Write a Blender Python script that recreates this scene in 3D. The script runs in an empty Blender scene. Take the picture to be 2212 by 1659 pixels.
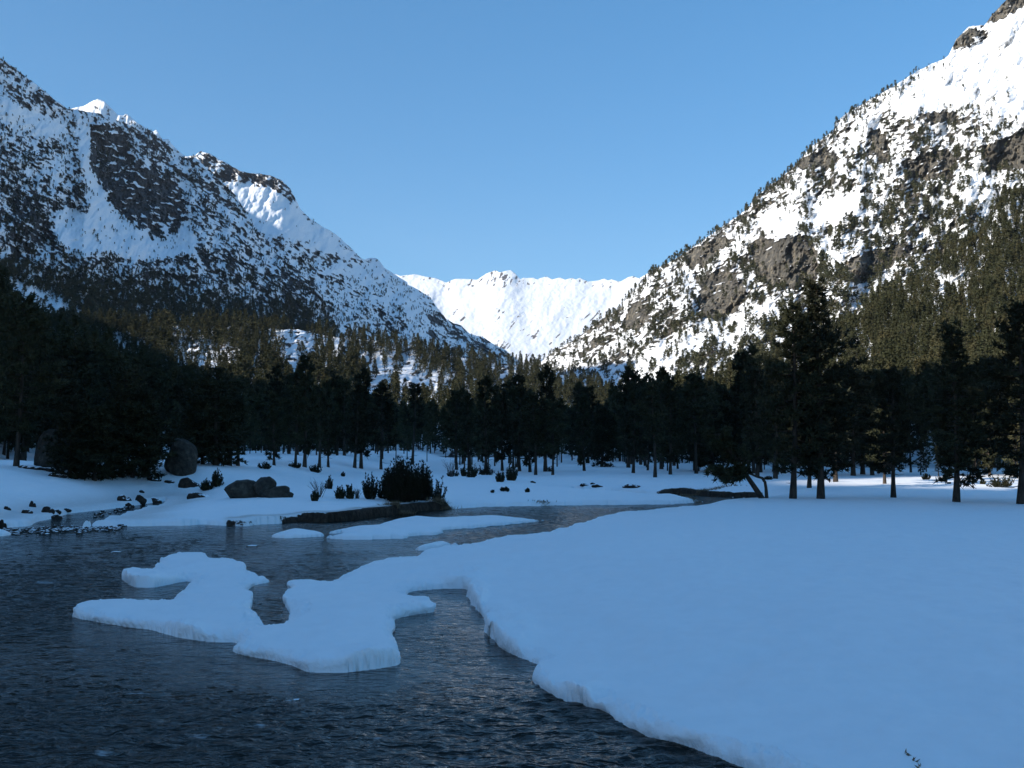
import bpy, math, random
import numpy as np
from mathutils import Vector

# ------------------------------------------------------------------ camera, sky, sun, exposure
W, H, F = 2212.0, 1659.0, 2170.0          # working scale used for measuring the view
CX, CY, HOR = 1106.0, 829.5, 960.0
PITCH = math.atan((HOR - CY) / F)
CAMZ = 4.0
scene = bpy.context.scene
COL = scene.collection
cam_d = bpy.data.cameras.new("camera")
cam_d.sensor_width = 36.0
cam_d.lens = 36.0 * F / W
cam_d.clip_start = 0.2
cam_d.clip_end = 30000.0
cam = bpy.data.objects.new("camera", cam_d)
COL.objects.link(cam)
cam.location = (0, 0, CAMZ)
cam.rotation_euler = (math.pi / 2 + PITCH, 0, 0)
scene.camera = cam

SUN_EL = math.radians(20.0)
SUN_AZ = math.radians(62.0)               # light travels forward and to the right
SH = np.array([math.sin(SUN_AZ), math.cos(SUN_AZ)])      # horizontal travel direction
SP = np.array([-math.cos(SUN_AZ), math.sin(SUN_AZ)])     # perpendicular (forward-left)
sun_d = bpy.data.lights.new("sun", 'SUN')
sun_d.energy = 3.7
sun_d.angle = math.radians(0.5)
sun_d.color = (1.0, 0.93, 0.82)
sun = bpy.data.objects.new("sun", sun_d)
COL.objects.link(sun)
travel = Vector((SH[0] * math.cos(SUN_EL), SH[1] * math.cos(SUN_EL), -math.sin(SUN_EL)))
sun.rotation_euler = travel.to_track_quat('-Z', 'Y').to_euler()

world = bpy.data.worlds.new("World")
scene.world = world
world.use_nodes = True
wn = world.node_tree
wn.nodes.clear()
sky = wn.nodes.new('ShaderNodeTexSky')
sky.sky_type = 'NISHITA'
sky.sun_disc = False
sky.sun_elevation = SUN_EL
# nishita: rotation 0 puts the sun at +Y, positive turns clockwise seen from above
tos = -SH
sky.sun_rotation = math.atan2(tos[0], tos[1])
sky.altitude = 2600
sky.air_density = 1.0
sky.dust_density = 1.5
sky.ozone_density = 2.5
bg = wn.nodes.new('ShaderNodeBackground')
wb = wn.nodes.new('ShaderNodeHueSaturation')     # the camera's blue-rich white balance
wb.inputs['Saturation'].default_value = 1.56
wb.inputs['Hue'].default_value = 0.499
bg.inputs[1].default_value = 0.15
wo = wn.nodes.new('ShaderNodeOutputWorld')
gm = wn.nodes.new('ShaderNodeGamma')               # the camera's soft tone response to the sky
gm.inputs[1].default_value = 0.64
wn.links.new(sky.outputs[0], gm.inputs[0])
wn.links.new(gm.outputs[0], wb.inputs['Color'])
wn.links.new(wb.outputs[0], bg.inputs[0])
wn.links.new(bg.outputs[0], wo.inputs[0])
scene.view_settings.view_transform = 'Standard'
scene.view_settings.look = 'None'
scene.view_settings.exposure = 1.16
scene.view_settings.gamma = 1.0
scene.render.engine = 'CYCLES'
scene.cycles.max_bounces = 6
scene.cycles.diffuse_bounces = 4
scene.cycles.glossy_bounces = 3
scene.cycles.use_denoising = True

# ------------------------------------------------------------------ projection helpers
CP, SPN = math.cos(PITCH), math.sin(PITCH)

def ray(px, py):
    px = np.asarray(px, float); py = np.asarray(py, float)
    r = px - CX; u = -(py - CY)
    return r, F * CP - u * SPN, F * SPN + u * CP

def at_depth(px, py, D):
    a, b, c = ray(px, py)
    k = D / b
    return np.stack([a * k, b * k, CAMZ + c * k], -1)

def at_z(px, py, z):
    a, b, c = ray(px, py)
    k = (np.asarray(z, float) - CAMZ) / c
    return np.stack([a * k, b * k, CAMZ + c * k], -1)

def project(P):
    x = P[..., 0]; y = P[..., 1]; z = P[..., 2] - CAMZ
    f = y * CP + z * SPN; u = -y * SPN + z * CP
    f = np.maximum(f, 1e-3)
    return CX + F * x / f, CY - F * u / f

# ------------------------------------------------------------------ noise
def _h(ix, iy, seed):
    n = (ix.astype(np.int64) * 374761393 + iy.astype(np.int64) * 668265263 + seed * 1442695041) & 0xffffffff
    n = ((n ^ (n >> 13)) * 1274126177) & 0xffffffff
    return (n ^ (n >> 16)) & 0xffffffff

def pn(x, y, seed=0):
    x = np.asarray(x, float); y = np.asarray(y, float)
    x0 = np.floor(x); y0 = np.floor(y)
    fx = x - x0; fy = y - y0
    ix = x0.astype(np.int64); iy = y0.astype(np.int64)
    ux = fx * fx * fx * (fx * (fx * 6 - 15) + 10); uy = fy * fy * fy * (fy * (fy * 6 - 15) + 10)
    def g(dx, dy):
        a = _h(ix + dx, iy + dy, seed).astype(float) * (2 * math.pi / 4294967296.0)
        return np.cos(a) * (fx - dx) + np.sin(a) * (fy - dy)
    a = g(0, 0) * (1 - ux) + g(1, 0) * ux
    b = g(0, 1) * (1 - ux) + g(1, 1) * ux
    return (a * (1 - uy) + b * uy) * 1.4

def fbm(x, y, octs=4, seed=0, gain=0.5):
    s = 0; a = 1.0; t = 0
    for i in range(octs):
        s = s + a * pn(x * 2.03 ** i + 13.7 * i, y * 2.03 ** i - 7.1 * i, seed + i)
        t += a; a *= gain
    return s / t

def ridged(x, y, octs=4, seed=0):
    s = 0; a = 1.0; t = 0
    for i in range(octs):
        s = s + a * (1 - 2 * np.abs(pn(x * 2.1 ** i + 3.3 * i, y * 2.1 ** i + 9.1 * i, seed + i)))
        t += a; a *= 0.5
    return s / t

def sstep(a, b, x):
    t = np.clip((x - a) / (b - a), 0, 1)
    return t * t * (3 - 2 * t)

def poly_sd(x, y, poly):
    """signed distance, positive inside"""
    x = np.asarray(x, float); y = np.asarray(y, float)
    d2 = np.full(x.shape, 1e18); ins = np.zeros(x.shape, bool)
    n = len(poly)
    for i in range(n):
        ax, ay = poly[i]; bx, by = poly[(i + 1) % n]
        ex, ey = bx - ax, by - ay
        l2 = ex * ex + ey * ey
        if l2 < 1e-12: continue
        t = np.clip(((x - ax) * ex + (y - ay) * ey) / l2, 0, 1)
        dx = x - ax - t * ex; dy = y - ay - t * ey
        np.minimum(d2, dx * dx + dy * dy, out=d2)
        if ay != by:
            c = ((ay > y) != (by > y)) & (x < (bx - ax) * (y - ay) / (by - ay) + ax)
            ins ^= c
    d = np.sqrt(d2)
    return np.where(ins, d, -d)

# ------------------------------------------------------------------ mesh helpers
def mesh_np(name, V, Fc, mats=(), smooth=True, attrs=None, midx=None):
    """V (n,3); Fc (m,3) or (m,4)"""
    me = bpy.data.meshes.new(name)
    V = np.ascontiguousarray(V, np.float32); Fc = np.ascontiguousarray(Fc, np.int32)
    k = Fc.shape[1]
    me.vertices.add(len(V)); me.vertices.foreach_set('co', V.ravel())
    me.loops.add(Fc.size); me.loops.foreach_set('vertex_index', Fc.ravel())
    me.polygons.add(len(Fc))
    me.polygons.foreach_set('loop_start', np.arange(0, Fc.size, k, dtype=np.int32))
    me.polygons.foreach_set('use_smooth', np.full(len(Fc), smooth, bool))
    if midx is not None:
        me.polygons.foreach_set('material_index', np.ascontiguousarray(midx, np.int32))
    for m in mats: me.materials.append(m)
    if attrs:
        for k_, v in attrs.items():
            a = me.attributes.new(k_, 'FLOAT', 'POINT')
            a.data.foreach_set('value', np.ascontiguousarray(v, np.float32).ravel())
    me.update(calc_edges=True)
    return me

def link(name, me, parent=None, loc=(0, 0, 0), rotz=0.0, scale=None):
    o = bpy.data.objects.new(name, me)
    COL.objects.link(o)
    o.location = loc
    o.rotation_euler = (0, 0, rotz)
    if scale: o.scale = scale
    if parent is not None: o.parent = parent
    return o

def tag(o, label=None, cat=None, group=None, kind=None):
    if label: o['label'] = label
    if cat: o['category'] = cat
    if group: o['group'] = group
    if kind: o['kind'] = kind
    return o

def grid_faces(nr, nc):
    i = np.arange(nr * nc).reshape(nr, nc)
    return np.stack([i[:-1, :-1], i[1:, :-1], i[1:, 1:], i[:-1, 1:]], -1).reshape(-1, 4)

def tube(path, rad, seg=6, cap=True):
    """path (n,3), rad (n)"""
    path = np.asarray(path, float); n = len(path)
    d = np.gradient(path, axis=0); d /= np.linalg.norm(d, axis=1, keepdims=True) + 1e-9
    ref = np.array([0.13, 0.97, 0.2]) if abs(d[0][2]) > 0.7 else np.array([0, 0, 1.0])
    s = np.cross(d, ref); s /= np.linalg.norm(s, axis=1, keepdims=True) + 1e-9
    t = np.cross(s, d)
    a = np.arange(seg) * 2 * math.pi / seg
    r = np.asarray(rad, float)[:, None, None]
    V = path[:, None, :] + r * (np.cos(a)[None, :, None] * s[:, None, :] + np.sin(a)[None, :, None] * t[:, None, :])
    V = V.reshape(-1, 3)
    f = []
    for i in range(n - 1):
        for j in range(seg):
            k = (j + 1) % seg
            f.append((i * seg + j, i * seg + k, (i + 1) * seg + k, (i + 1) * seg + j))
    return V, np.array(f)

class Acc:
    def __init__(s): s.V = []; s.F = []; s.n = 0
    def add(s, V, Fc):
        s.V.append(V); s.F.append(np.asarray(Fc) + s.n); s.n += len(V)
    def get(s): return np.concatenate(s.V), np.concatenate(s.F)

# ------------------------------------------------------------------ materials
def new_mat(name):
    m = bpy.data.materials.new(name); m.use_nodes = True
    nt = m.node_tree; nt.nodes.clear()
    out = nt.nodes.new('ShaderNodeOutputMaterial')
    b = nt.nodes.new('ShaderNodeBsdfPrincipled')
    nt.links.new(b.outputs[0], out.inputs[0])
    return m, nt, b

def N(nt, t, **kw):
    n = nt.nodes.new(t)
    for k, v in kw.items(): setattr(n, k, v)
    return n

def noise_node(nt, vec, scale, detail=4, rough=0.55, dist=0.0):
    n = N(nt, 'ShaderNodeTexNoise')
    n.inputs['Scale'].default_value = scale
    n.inputs['Detail'].default_value = detail
    n.inputs['Roughness'].default_value = rough
    n.inputs['Distortion'].default_value = dist
    if vec is not None: nt.links.new(vec, n.inputs['Vector'])
    return n.outputs['Fac']

def mapping(nt, scale=(1, 1, 1), rot=(0, 0, 0)):
    tc = N(nt, 'ShaderNodeTexCoord'); mp = N(nt, 'ShaderNodeMapping')
    mp.inputs['Scale'].default_value = scale; mp.inputs['Rotation'].default_value = rot
    nt.links.new(tc.outputs['Object'], mp.inputs['Vector'])
    return mp.outputs[0]

def ramp(nt, fac, stops):
    r = N(nt, 'ShaderNodeValToRGB')
    el = r.color_ramp.elements
    while len(el) > 1: el.remove(el[-1])
    el[0].position = stops[0][0]; el[0].color = (*stops[0][1], 1)
    for p, c in stops[1:]:
        e = el.new(p); e.color = (*c, 1)
    nt.links.new(fac, r.inputs[0])
    return r.outputs[0]

def mixc(nt, fac, a, b):
    m = N(nt, 'ShaderNodeMix', data_type='RGBA')
    if isinstance(fac, float): m.inputs[0].default_value = fac
    else: nt.links.new(fac, m.inputs[0])
    for i, v in ((6, a), (7, b)):
        if isinstance(v, tuple): m.inputs[i].default_value = (*v, 1)
        else: nt.links.new(v, m.inputs[i])
    return m.outputs[2]

def math_(nt, op, a, b=None):
    m = N(nt, 'ShaderNodeMath', operation=op)
    for i, v in enumerate((a, b)):
        if v is None: continue
        if isinstance(v, (int, float)): m.inputs[i].default_value = v
        else: nt.links.new(v, m.inputs[i])
    return m.outputs[0]

def bump(nt, b, h, strength, dist):
    n = N(nt, 'ShaderNodeBump')
    n.inputs['Strength'].default_value = strength
    n.inputs['Distance'].default_value = dist
    nt.links.new(h, n.inputs['Height'])
    nt.links.new(n.outputs[0], b.inputs['Normal'])

def attr(nt, name):
    a = N(nt, 'ShaderNodeAttribute'); a.attribute_name = name
    return a.outputs['Fac']

SNOW = (0.84, 0.85, 0.87)

def mat_mountain(name, dark, mid, pale, sc=1.0, streak=True, fine=0.5):
    m, nt, b = new_mat(name)
    v = mapping(nt, (0.16 * sc, 0.16 * sc, (0.022 if streak else 0.12) * sc))
    v2 = mapping(nt, (0.02 * sc, 0.02 * sc, 0.03 * sc))
    v4 = mapping(nt, (0.05 * sc, 0.05 * sc, 0.12 * sc), (0.3, 0.2, 0.0))
    n1 = noise_node(nt, v, 1.0, 6, 0.7, 0.4)
    n2 = noise_node(nt, v2, 1.0, 5, 0.6)
    n4 = noise_node(nt, v4, 1.0, 6, 0.7, 0.6)
    c = ramp(nt, math_(nt, 'ADD', math_(nt, 'MULTIPLY', n1, 0.8), math_(nt, 'MULTIPLY', n4, 0.2)), [(0.41, dark), (0.48, mid), (0.53, mid), (0.59, pale)])
    c = mixc(nt, ramp(nt, n2, [(0.4, (0, 0, 0)), (0.7, (0.8, 0.8, 0.8))]), c, dark)
    v3 = mapping(nt, (0.12 * sc, 0.12 * sc, 0.2 * sc))
    n3 = noise_node(nt, v3, 1.0, 5, 0.7)
    f = math_(nt, 'ADD', attr(nt, 'rock'), math_(nt, 'MULTIPLY', math_(nt, 'SUBTRACT', n3, 0.5), fine))
    f = math_(nt, 'ADD', f, math_(nt, 'MULTIPLY', math_(nt, 'SUBTRACT', n4, 0.5), fine * 0.8))
    mask = ramp(nt, f, [(0.46, (0, 0, 0)), (0.54, (1, 1, 1))])
    col = mixc(nt, mask, SNOW, c)
    nt.links.new(col, b.inputs['Base Color'])
    b.inputs['Roughness'].default_value = 0.85
    b.inputs['Specular IOR Level'].default_value = 0.15
    bump(nt, b, math_(nt, 'ADD', math_(nt, 'MULTIPLY', math_(nt, 'ADD', n1, n4), mask), math_(nt, 'MULTIPLY', n3, 0.2)), 1.0, 7.0 / sc)
    return m

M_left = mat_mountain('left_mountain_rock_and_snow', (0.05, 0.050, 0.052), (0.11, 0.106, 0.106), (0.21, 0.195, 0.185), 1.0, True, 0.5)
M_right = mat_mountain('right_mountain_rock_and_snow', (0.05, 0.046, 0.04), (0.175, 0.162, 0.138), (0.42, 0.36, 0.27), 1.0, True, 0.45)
M_far = mat_mountain('far_range_rock_and_snow', (0.10, 0.09, 0.09), (0.17, 0.15, 0.14), (0.3, 0.27, 0.24), 0.35, False, 0.6)
M_hill = mat_mountain('hill_rock_and_snow', (0.022, 0.02, 0.018), (0.06, 0.05, 0.042), (0.13, 0.11, 0.09), 2.5, False, 0.5)

def mat_snow():
    m, nt, b = new_mat('snow')
    v = mapping(nt, (1, 1, 1))
    big = noise_node(nt, v, 0.35, 4, 0.5)
    mid = noise_node(nt, v, 2.2, 5, 0.55)
    fin = noise_node(nt, v, 28.0, 4, 0.6)
    snow = ramp(nt, mid, [(0.3, (0.88, 0.89, 0.90)), (0.7, (0.92, 0.925, 0.935))])
    dirt = attr(nt, 'dirt')
    dm = math_(nt, 'MULTIPLY', dirt, math_(nt, 'ADD', noise_node(nt, v, 6.0, 4, 0.6), 0.35))
    snow = mixc(nt, dm, snow, (0.42, 0.37, 0.32))
    ev = mapping(nt, (6, 6, 2.0))
    en = noise_node(nt, ev, 1.0, 6, 0.7)
    earth = ramp(nt, en, [(0.3, (0.012, 0.008, 0.005)), (0.5, (0.035, 0.022, 0.014)), (0.72, (0.085, 0.058, 0.038))])
    e = math_(nt, 'ADD', attr(nt, 'earth'), math_(nt, 'MULTIPLY', math_(nt, 'SUBTRACT', noise_node(nt, v, 2.2, 6, 0.7), 0.5), 1.3))
    em = ramp(nt, e, [(0.46, (0, 0, 0)), (0.54, (1, 1, 1))])
    col = mixc(nt, em, snow, earth)
    nt.links.new(col, b.inputs['Base Color'])
    b.inputs['Roughness'].default_value = 0.75
    b.inputs['Specular IOR Level'].default_value = 0.2
    h = math_(nt, 'ADD', math_(nt, 'MULTIPLY', mid, 0.5), math_(nt, 'MULTIPLY', fin, 0.05))
    h = math_(nt, 'ADD', h, math_(nt, 'MULTIPLY', en, math_(nt, 'MULTIPLY', em, 1.5)))
    h = math_(nt, 'ADD', h, math_(nt, 'MULTIPLY', attr(nt, 'ice'), noise_node(nt, v, 7.0, 5, 0.6)))
    bump(nt, b, h, 0.6, 0.12)
    return m
M_snow = mat_snow()

def mat_bed():
    m, nt, b = new_mat('river_bed')
    v = mapping(nt, (1, 1, 1))
    c = ramp(nt, noise_node(nt, v, 3.0, 6, 0.7), [(0.3, (0.012, 0.011, 0.009)), (0.7, (0.05, 0.045, 0.038))])
    nt.links.new(c, b.inputs['Base Color'])
    b.inputs['Roughness'].default_value = 0.8
    return m
M_bed = mat_bed()

def mat_water():
    m, nt, b = new_mat('river_water')
    v = mapping(nt, (1, 1, 1))
    vs = mapping(nt, (0.8, 1.5, 1.0), (0, 0, 0.25))
    stone = noise_node(nt, v, 2.6, 6, 0.7)
    c = ramp(nt, stone, [(0.35, (0.005, 0.005, 0.004)), (0.58, (0.016, 0.015, 0.011)), (0.75, (0.040, 0.036, 0.027))])
    foam = attr(nt, 'foam')
    fm = math_(nt, 'MULTIPLY', foam, noise_node(nt, vs, 9.0, 5, 0.7))
    fmask = ramp(nt, fm, [(0.42, (0, 0, 0)), (0.62, (1, 1, 1))])
    c = mixc(nt, fmask, c, (0.35, 0.38, 0.40))
    nt.links.new(c, b.inputs['Base Color'])
    nt.links.new(math_(nt, 'ADD', math_(nt, 'MULTIPLY', fmask, 0.5), math_(nt, 'ADD', math_(nt, 'MULTIPLY', attr(nt, 'rough'), 0.10), 0.06)), b.inputs['Roughness'])
    b.inputs['IOR'].default_value = 1.333
    b.inputs['Specular IOR Level'].default_value = 0.36
    h = math_(nt, 'ADD', noise_node(nt, vs, 4.0, 3, 0.5, 0.6), math_(nt, 'MULTIPLY', noise_node(nt, vs, 1.5, 2, 0.5, 0.8), 1.6))
    h = math_(nt, 'MULTIPLY', h, math_(nt, 'ADD', math_(nt, 'MULTIPLY', attr(nt, 'rough'), 0.75), 0.22))
    bump(nt, b, h, 1.0, 0.10)
    return m
M_water = mat_water()

def mat_simple(name, stops, scale, rough=0.9, bs=0.5, bd=0.05, stretch=(1, 1, 1), objrand=0.0):
    m, nt, b = new_mat(name)
    v = mapping(nt, stretch)
    n = noise_node(nt, v, scale, 5, 0.65)
    c = ramp(nt, n, stops)
    if objrand:
        oi = N(nt, 'ShaderNodeObjectInfo')
        hs = N(nt, 'ShaderNodeHueSaturation')
        nt.links.new(c, hs.inputs['Color'])
        nt.links.new(math_(nt, 'ADD', math_(nt, 'MULTIPLY', oi.outputs['Random'], objrand), 1.0 - objrand / 2), hs.inputs['Value'])
        c = hs.outputs[0]
    nt.links.new(c, b.inputs['Base Color'])
    b.inputs['Roughness'].default_value = rough
    b.inputs['Specular IOR Level'].default_value = 0.2
    bump(nt, b, n, bs, bd)
    return m
M_bark = mat_simple('pine_bark', [(0.3, (0.020, 0.016, 0.013)), (0.7, (0.075, 0.058, 0.045))], 5.0, 0.95, 0.8, 0.05, (1, 1, 0.3))
M_needle = mat_simple('shade_darkened_pine_needles', [(0.3, (0.012, 0.014, 0.006)), (0.55, (0.024, 0.026, 0.011)), (0.75, (0.055, 0.050, 0.022))], 0.7, 0.7, 0.0, 0.01, (1, 1, 1), 0.6)  # darker than the distant needles: the near trees' shade put into the colour
M_needle2 = mat_simple('distant_pine_needles', [(0.3, (0.022, 0.027, 0.012)), (0.5, (0.042, 0.044, 0.020)), (0.7, (0.078, 0.068, 0.032))], 0.12, 0.8, 0.0, 0.01)
def capped_stone(name, stops, scale, *a):
    m = mat_simple(name, stops, scale, *a)
    nt = m.node_tree; b = [n for n in nt.nodes if n.type == 'BSDF_PRINCIPLED'][0]
    old = b.inputs['Base Color'].links[0].from_socket
    g = N(nt, 'ShaderNodeNewGeometry'); sx = N(nt, 'ShaderNodeSeparateXYZ')
    nt.links.new(g.outputs['Normal'], sx.inputs[0])
    f = math_(nt, 'ADD', sx.outputs[2], math_(nt, 'MULTIPLY', math_(nt, 'SUBTRACT', noise_node(nt, mapping(nt), 2.2, 4, 0.6), 0.5), 1.1))
    mk = ramp(nt, f, [(0.84, (0, 0, 0)), (0.9, (1, 1, 1))])
    nt.links.new(mixc(nt, mk, old, (0.86, 0.87, 0.89)), b.inputs['Base Color'])
    return m
M_rock = mat_simple('boulder_rock', [(0.3, (0.018, 0.016, 0.014)), (0.55, (0.05, 0.044, 0.036)), (0.75, (0.10, 0.09, 0.075))], 2.5, 0.9, 1.0, 0.15)
M_stone = capped_stone('brown_river_stone', [(0.3, (0.014, 0.010, 0.008)), (0.6, (0.042, 0.030, 0.023)), (0.8, (0.08, 0.06, 0.048))], 4.0, 0.85, 0.8, 0.06)
M_grass = mat_simple('dry_grass', [(0.3, (0.12, 0.09, 0.055)), (0.7, (0.32, 0.25, 0.17))], 3.0, 0.9, 0.0, 0.01)
M_twig = mat_simple('bare_twig', [(0.3, (0.05, 0.04, 0.035)), (0.7, (0.12, 0.10, 0.085))], 5.0, 0.9, 0.0, 0.01)

# ------------------------------------------------------------------ valley floor and river
Wpx = [(1235,1044,.5),(1250,1045,.5),(1340,1048,.5),(1422,1058,.5),(1460,1067,0),(1510,1072,0),(1562,1075,0),(1600,1076,0),(1640,1077,0),
 (1650,1079,.2),(1613,1081,.3),(1595,1087,.3),(1540,1090,.3),(1476,1092,.3),(1420,1098,.3),(1381,1102,.3),(1330,1107,.3),(1291,1113,.3),(1268,1121,.3),(1240,1129,.3),(1203,1143,.3),
 (1130,1151,.3),(1066,1160,.3),(984,1173,.3),(940,1184,.3),(902,1193,.3),(837,1204,.3),(777,1217,.3),(738,1234,.3),(705,1251,.25),(678,1247,.25),(645,1253,.2),(626,1264,.1),
 (632,1274,.1),(618,1293,.1),(620,1305,.1),(629,1318,.15),(626,1332,.15),(612,1341,.2),(580,1347,.25),(552,1335,.15),(539,1315,.05),(541,1300,0),(533,1287,0),(540,1267,0),(574,1259,0),(584,1254,.05),
 (560,1238,.2),(536,1224,.3),(525,1213,.3),(509,1205,.3),(490,1203,.3),(465,1200,.3),(440,1190,.3),(416,1187,.3),(372,1189,.3),(350,1197,.3),(343,1207,.3),(339,1222,.3),(300,1225,.25),(264,1231,.15),
 (262,1241,0),(270,1256,0),(290,1269,0),(328,1270,0),(350,1266,0),(377,1261,0),(400,1256,0),(416,1258,0),(410,1268,0),(402,1278,0),(372,1297,.1),(339,1299,.2),(284,1291,.25),(235,1290,.25),(194,1294,.25),
 (180,1306,.1),(152,1336,0),(219,1345,0),(270,1353,0),(328,1360,0),(372,1375,0),(427,1384,0),(481,1388,0),(509,1389,0),(517,1395,0),(500,1408,0),(525,1415,0),(580,1424,0),(629,1437,0),(662,1452,0),
 (700,1453,0),(749,1452,0),(820,1444,0),(868,1436,0),(864,1418,0),(859,1402,0),(848,1380,0),(845,1358,0),(849,1340,0),(875,1332,0),(905,1326,0),(936,1323,0),(935,1312,.1),(930,1302,.15),(919,1294,.15),(895,1294,.15),(873,1288,.1),(880,1282,0),
 (891,1278,0),(930,1274,0),(963,1272,0),(1012,1273,0),(1009,1287,0),(1023,1312,0),(1047,1331,0),(1050,1364,0),(1066,1380,0),(1080,1392,0),(1116,1419,0),(1140,1428,0),(1170,1438,0),(1160,1455,0),(1151,1468,0),
 (1169,1489,0),(1211,1513,0),(1260,1522,0),(1303,1538,0),(1339,1568,0),(1388,1589,0),(1449,1611,0),(1510,1623,0),(1547,1641,0),(1607,1660,0),(1760,1720,0),(2100,1830,0),(2500,1950,0),(3600,2450,0),(4200,3400,0),
 (-3000,3400,0),(-2000,1250,0),(-300,1150,0),(-40,1141,0),(0,1139,0),(30,1139,0),(67,1136,0),(75,1128,0),(116,1120,0),(151,1109,0),(190,1105,0),(228,1101,0),(281,1094,0),(330,1086,0),(362,1082,0),
 (345,1090,.2),(292,1098,.3),(264,1107,.3),(211,1122,.3),(176,1134,.2),(180,1138,0),(246,1138,0),(330,1136,0),(401,1136,0),(440,1133,0),(471,1136,0),(527,1137,0),(560,1133,0),(598,1132,0),(640,1127,0),(700,1128,0),(741,1126,0),(780,1123,0),(806,1118,0),(850,1112,0),(896,1104,0),
 (940,1102,0),(976,1100,0),(1034,1096,0),(1090,1095,0),(1152,1094,0),(1269,1092,0),(1386,1091,0),(1433,1091,0),(1474,1089,0),(1515,1085,0),(1523,1081,.1),(1510,1073,.4),(1489,1066,.5),(1458,1062,.5),(1394,1059,.5),(1314,1054,.5),(1247,1050,.5)]
I1px = [(582,1161,0),(602,1149,.15),(618,1140,.25),(645,1138,.25),(678,1143,.25),(703,1152,.1),(698,1160,0),(670,1161,0),(645,1163,0),(610,1163,0)]
I2px = [(700,1162,0),(730,1158,.1),(745,1152,.0),(712,1149,.1),(708,1146,.15),(722,1142,.2),(760,1136,.25),(800,1130,.3),(830,1121,.3),(859,1115,.3),(898,1112,.3),(956,1115,.3),(1034,1111,.3),(1109,1113,.3),(1160,1119,.2),(1187,1117,.15),(1199,1121,0),(1171,1126,0),(1109,1134,0),(1060,1138,0),(1027,1142,0),(960,1145,0),(956,1153,0),(941,1157,0),(910,1157,0),(884,1159,0),(878,1164,0),(839,1165,0),(761,1167,0),(720,1165,0)]
I3px = [(896,1189,0),(905,1181,.1),(929,1170,.2),(948,1163,.25),(968,1164,.25),(992,1168,.25),(985,1176,0),(950,1186,0),(920,1190,0)]
I4px = [(-40,1156,0),(-20,1146,.15),(5,1143,.2),(20,1149,.1),(25,1156,0),(5,1159,0),(-20,1160,0)]

def polyw(pl):
    a = np.array(pl, float)
    P = at_z(a[:, 0], a[:, 1], a[:, 2])
    return [(p[0], p[1]) for p in P]

def crinkle(poly, amp, step, seed):
    """subdivide outline and add small natural irregularity"""
    out = []
    n = len(poly)
    for i in range(n):
        a = np.array(poly[i]); b = np.array(poly[(i + 1) % n])
        L = np.linalg.norm(b - a)
        k = int(min(max(1, L / step), 8)) if L < 40 else 1
        for j in range(k):
            p = a + (b - a) * j / k
            if L < 40:
                am = amp * min(1, L)
                p = p + am * np.array([float(pn(p[0] * 1.7, p[1] * 1.7, seed)), float(pn(p[0] * 1.7, p[1] * 1.7, seed + 5))])
            out.append((p[0], p[1]))
    return out
def chaikin(poly):
    out = []
    n = len(poly)
    for i in range(n):
        a = np.array(poly[i]); b = np.array(poly[(i + 1) % n])
        if np.linalg.norm(b - a) > 30: out += [tuple(a), tuple(b)]; continue
        out += [tuple(a * .8 + b * .2), tuple(a * .2 + b * .8)]
    return out
WP = crinkle(chaikin(polyw(Wpx)), 0.12, 0.7, 3)
ISL = [crinkle(chaikin(polyw(p)), 0.12, 0.5, 11 + i) for i, p in enumerate((I1px, I2px, I3px, I4px))]

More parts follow.
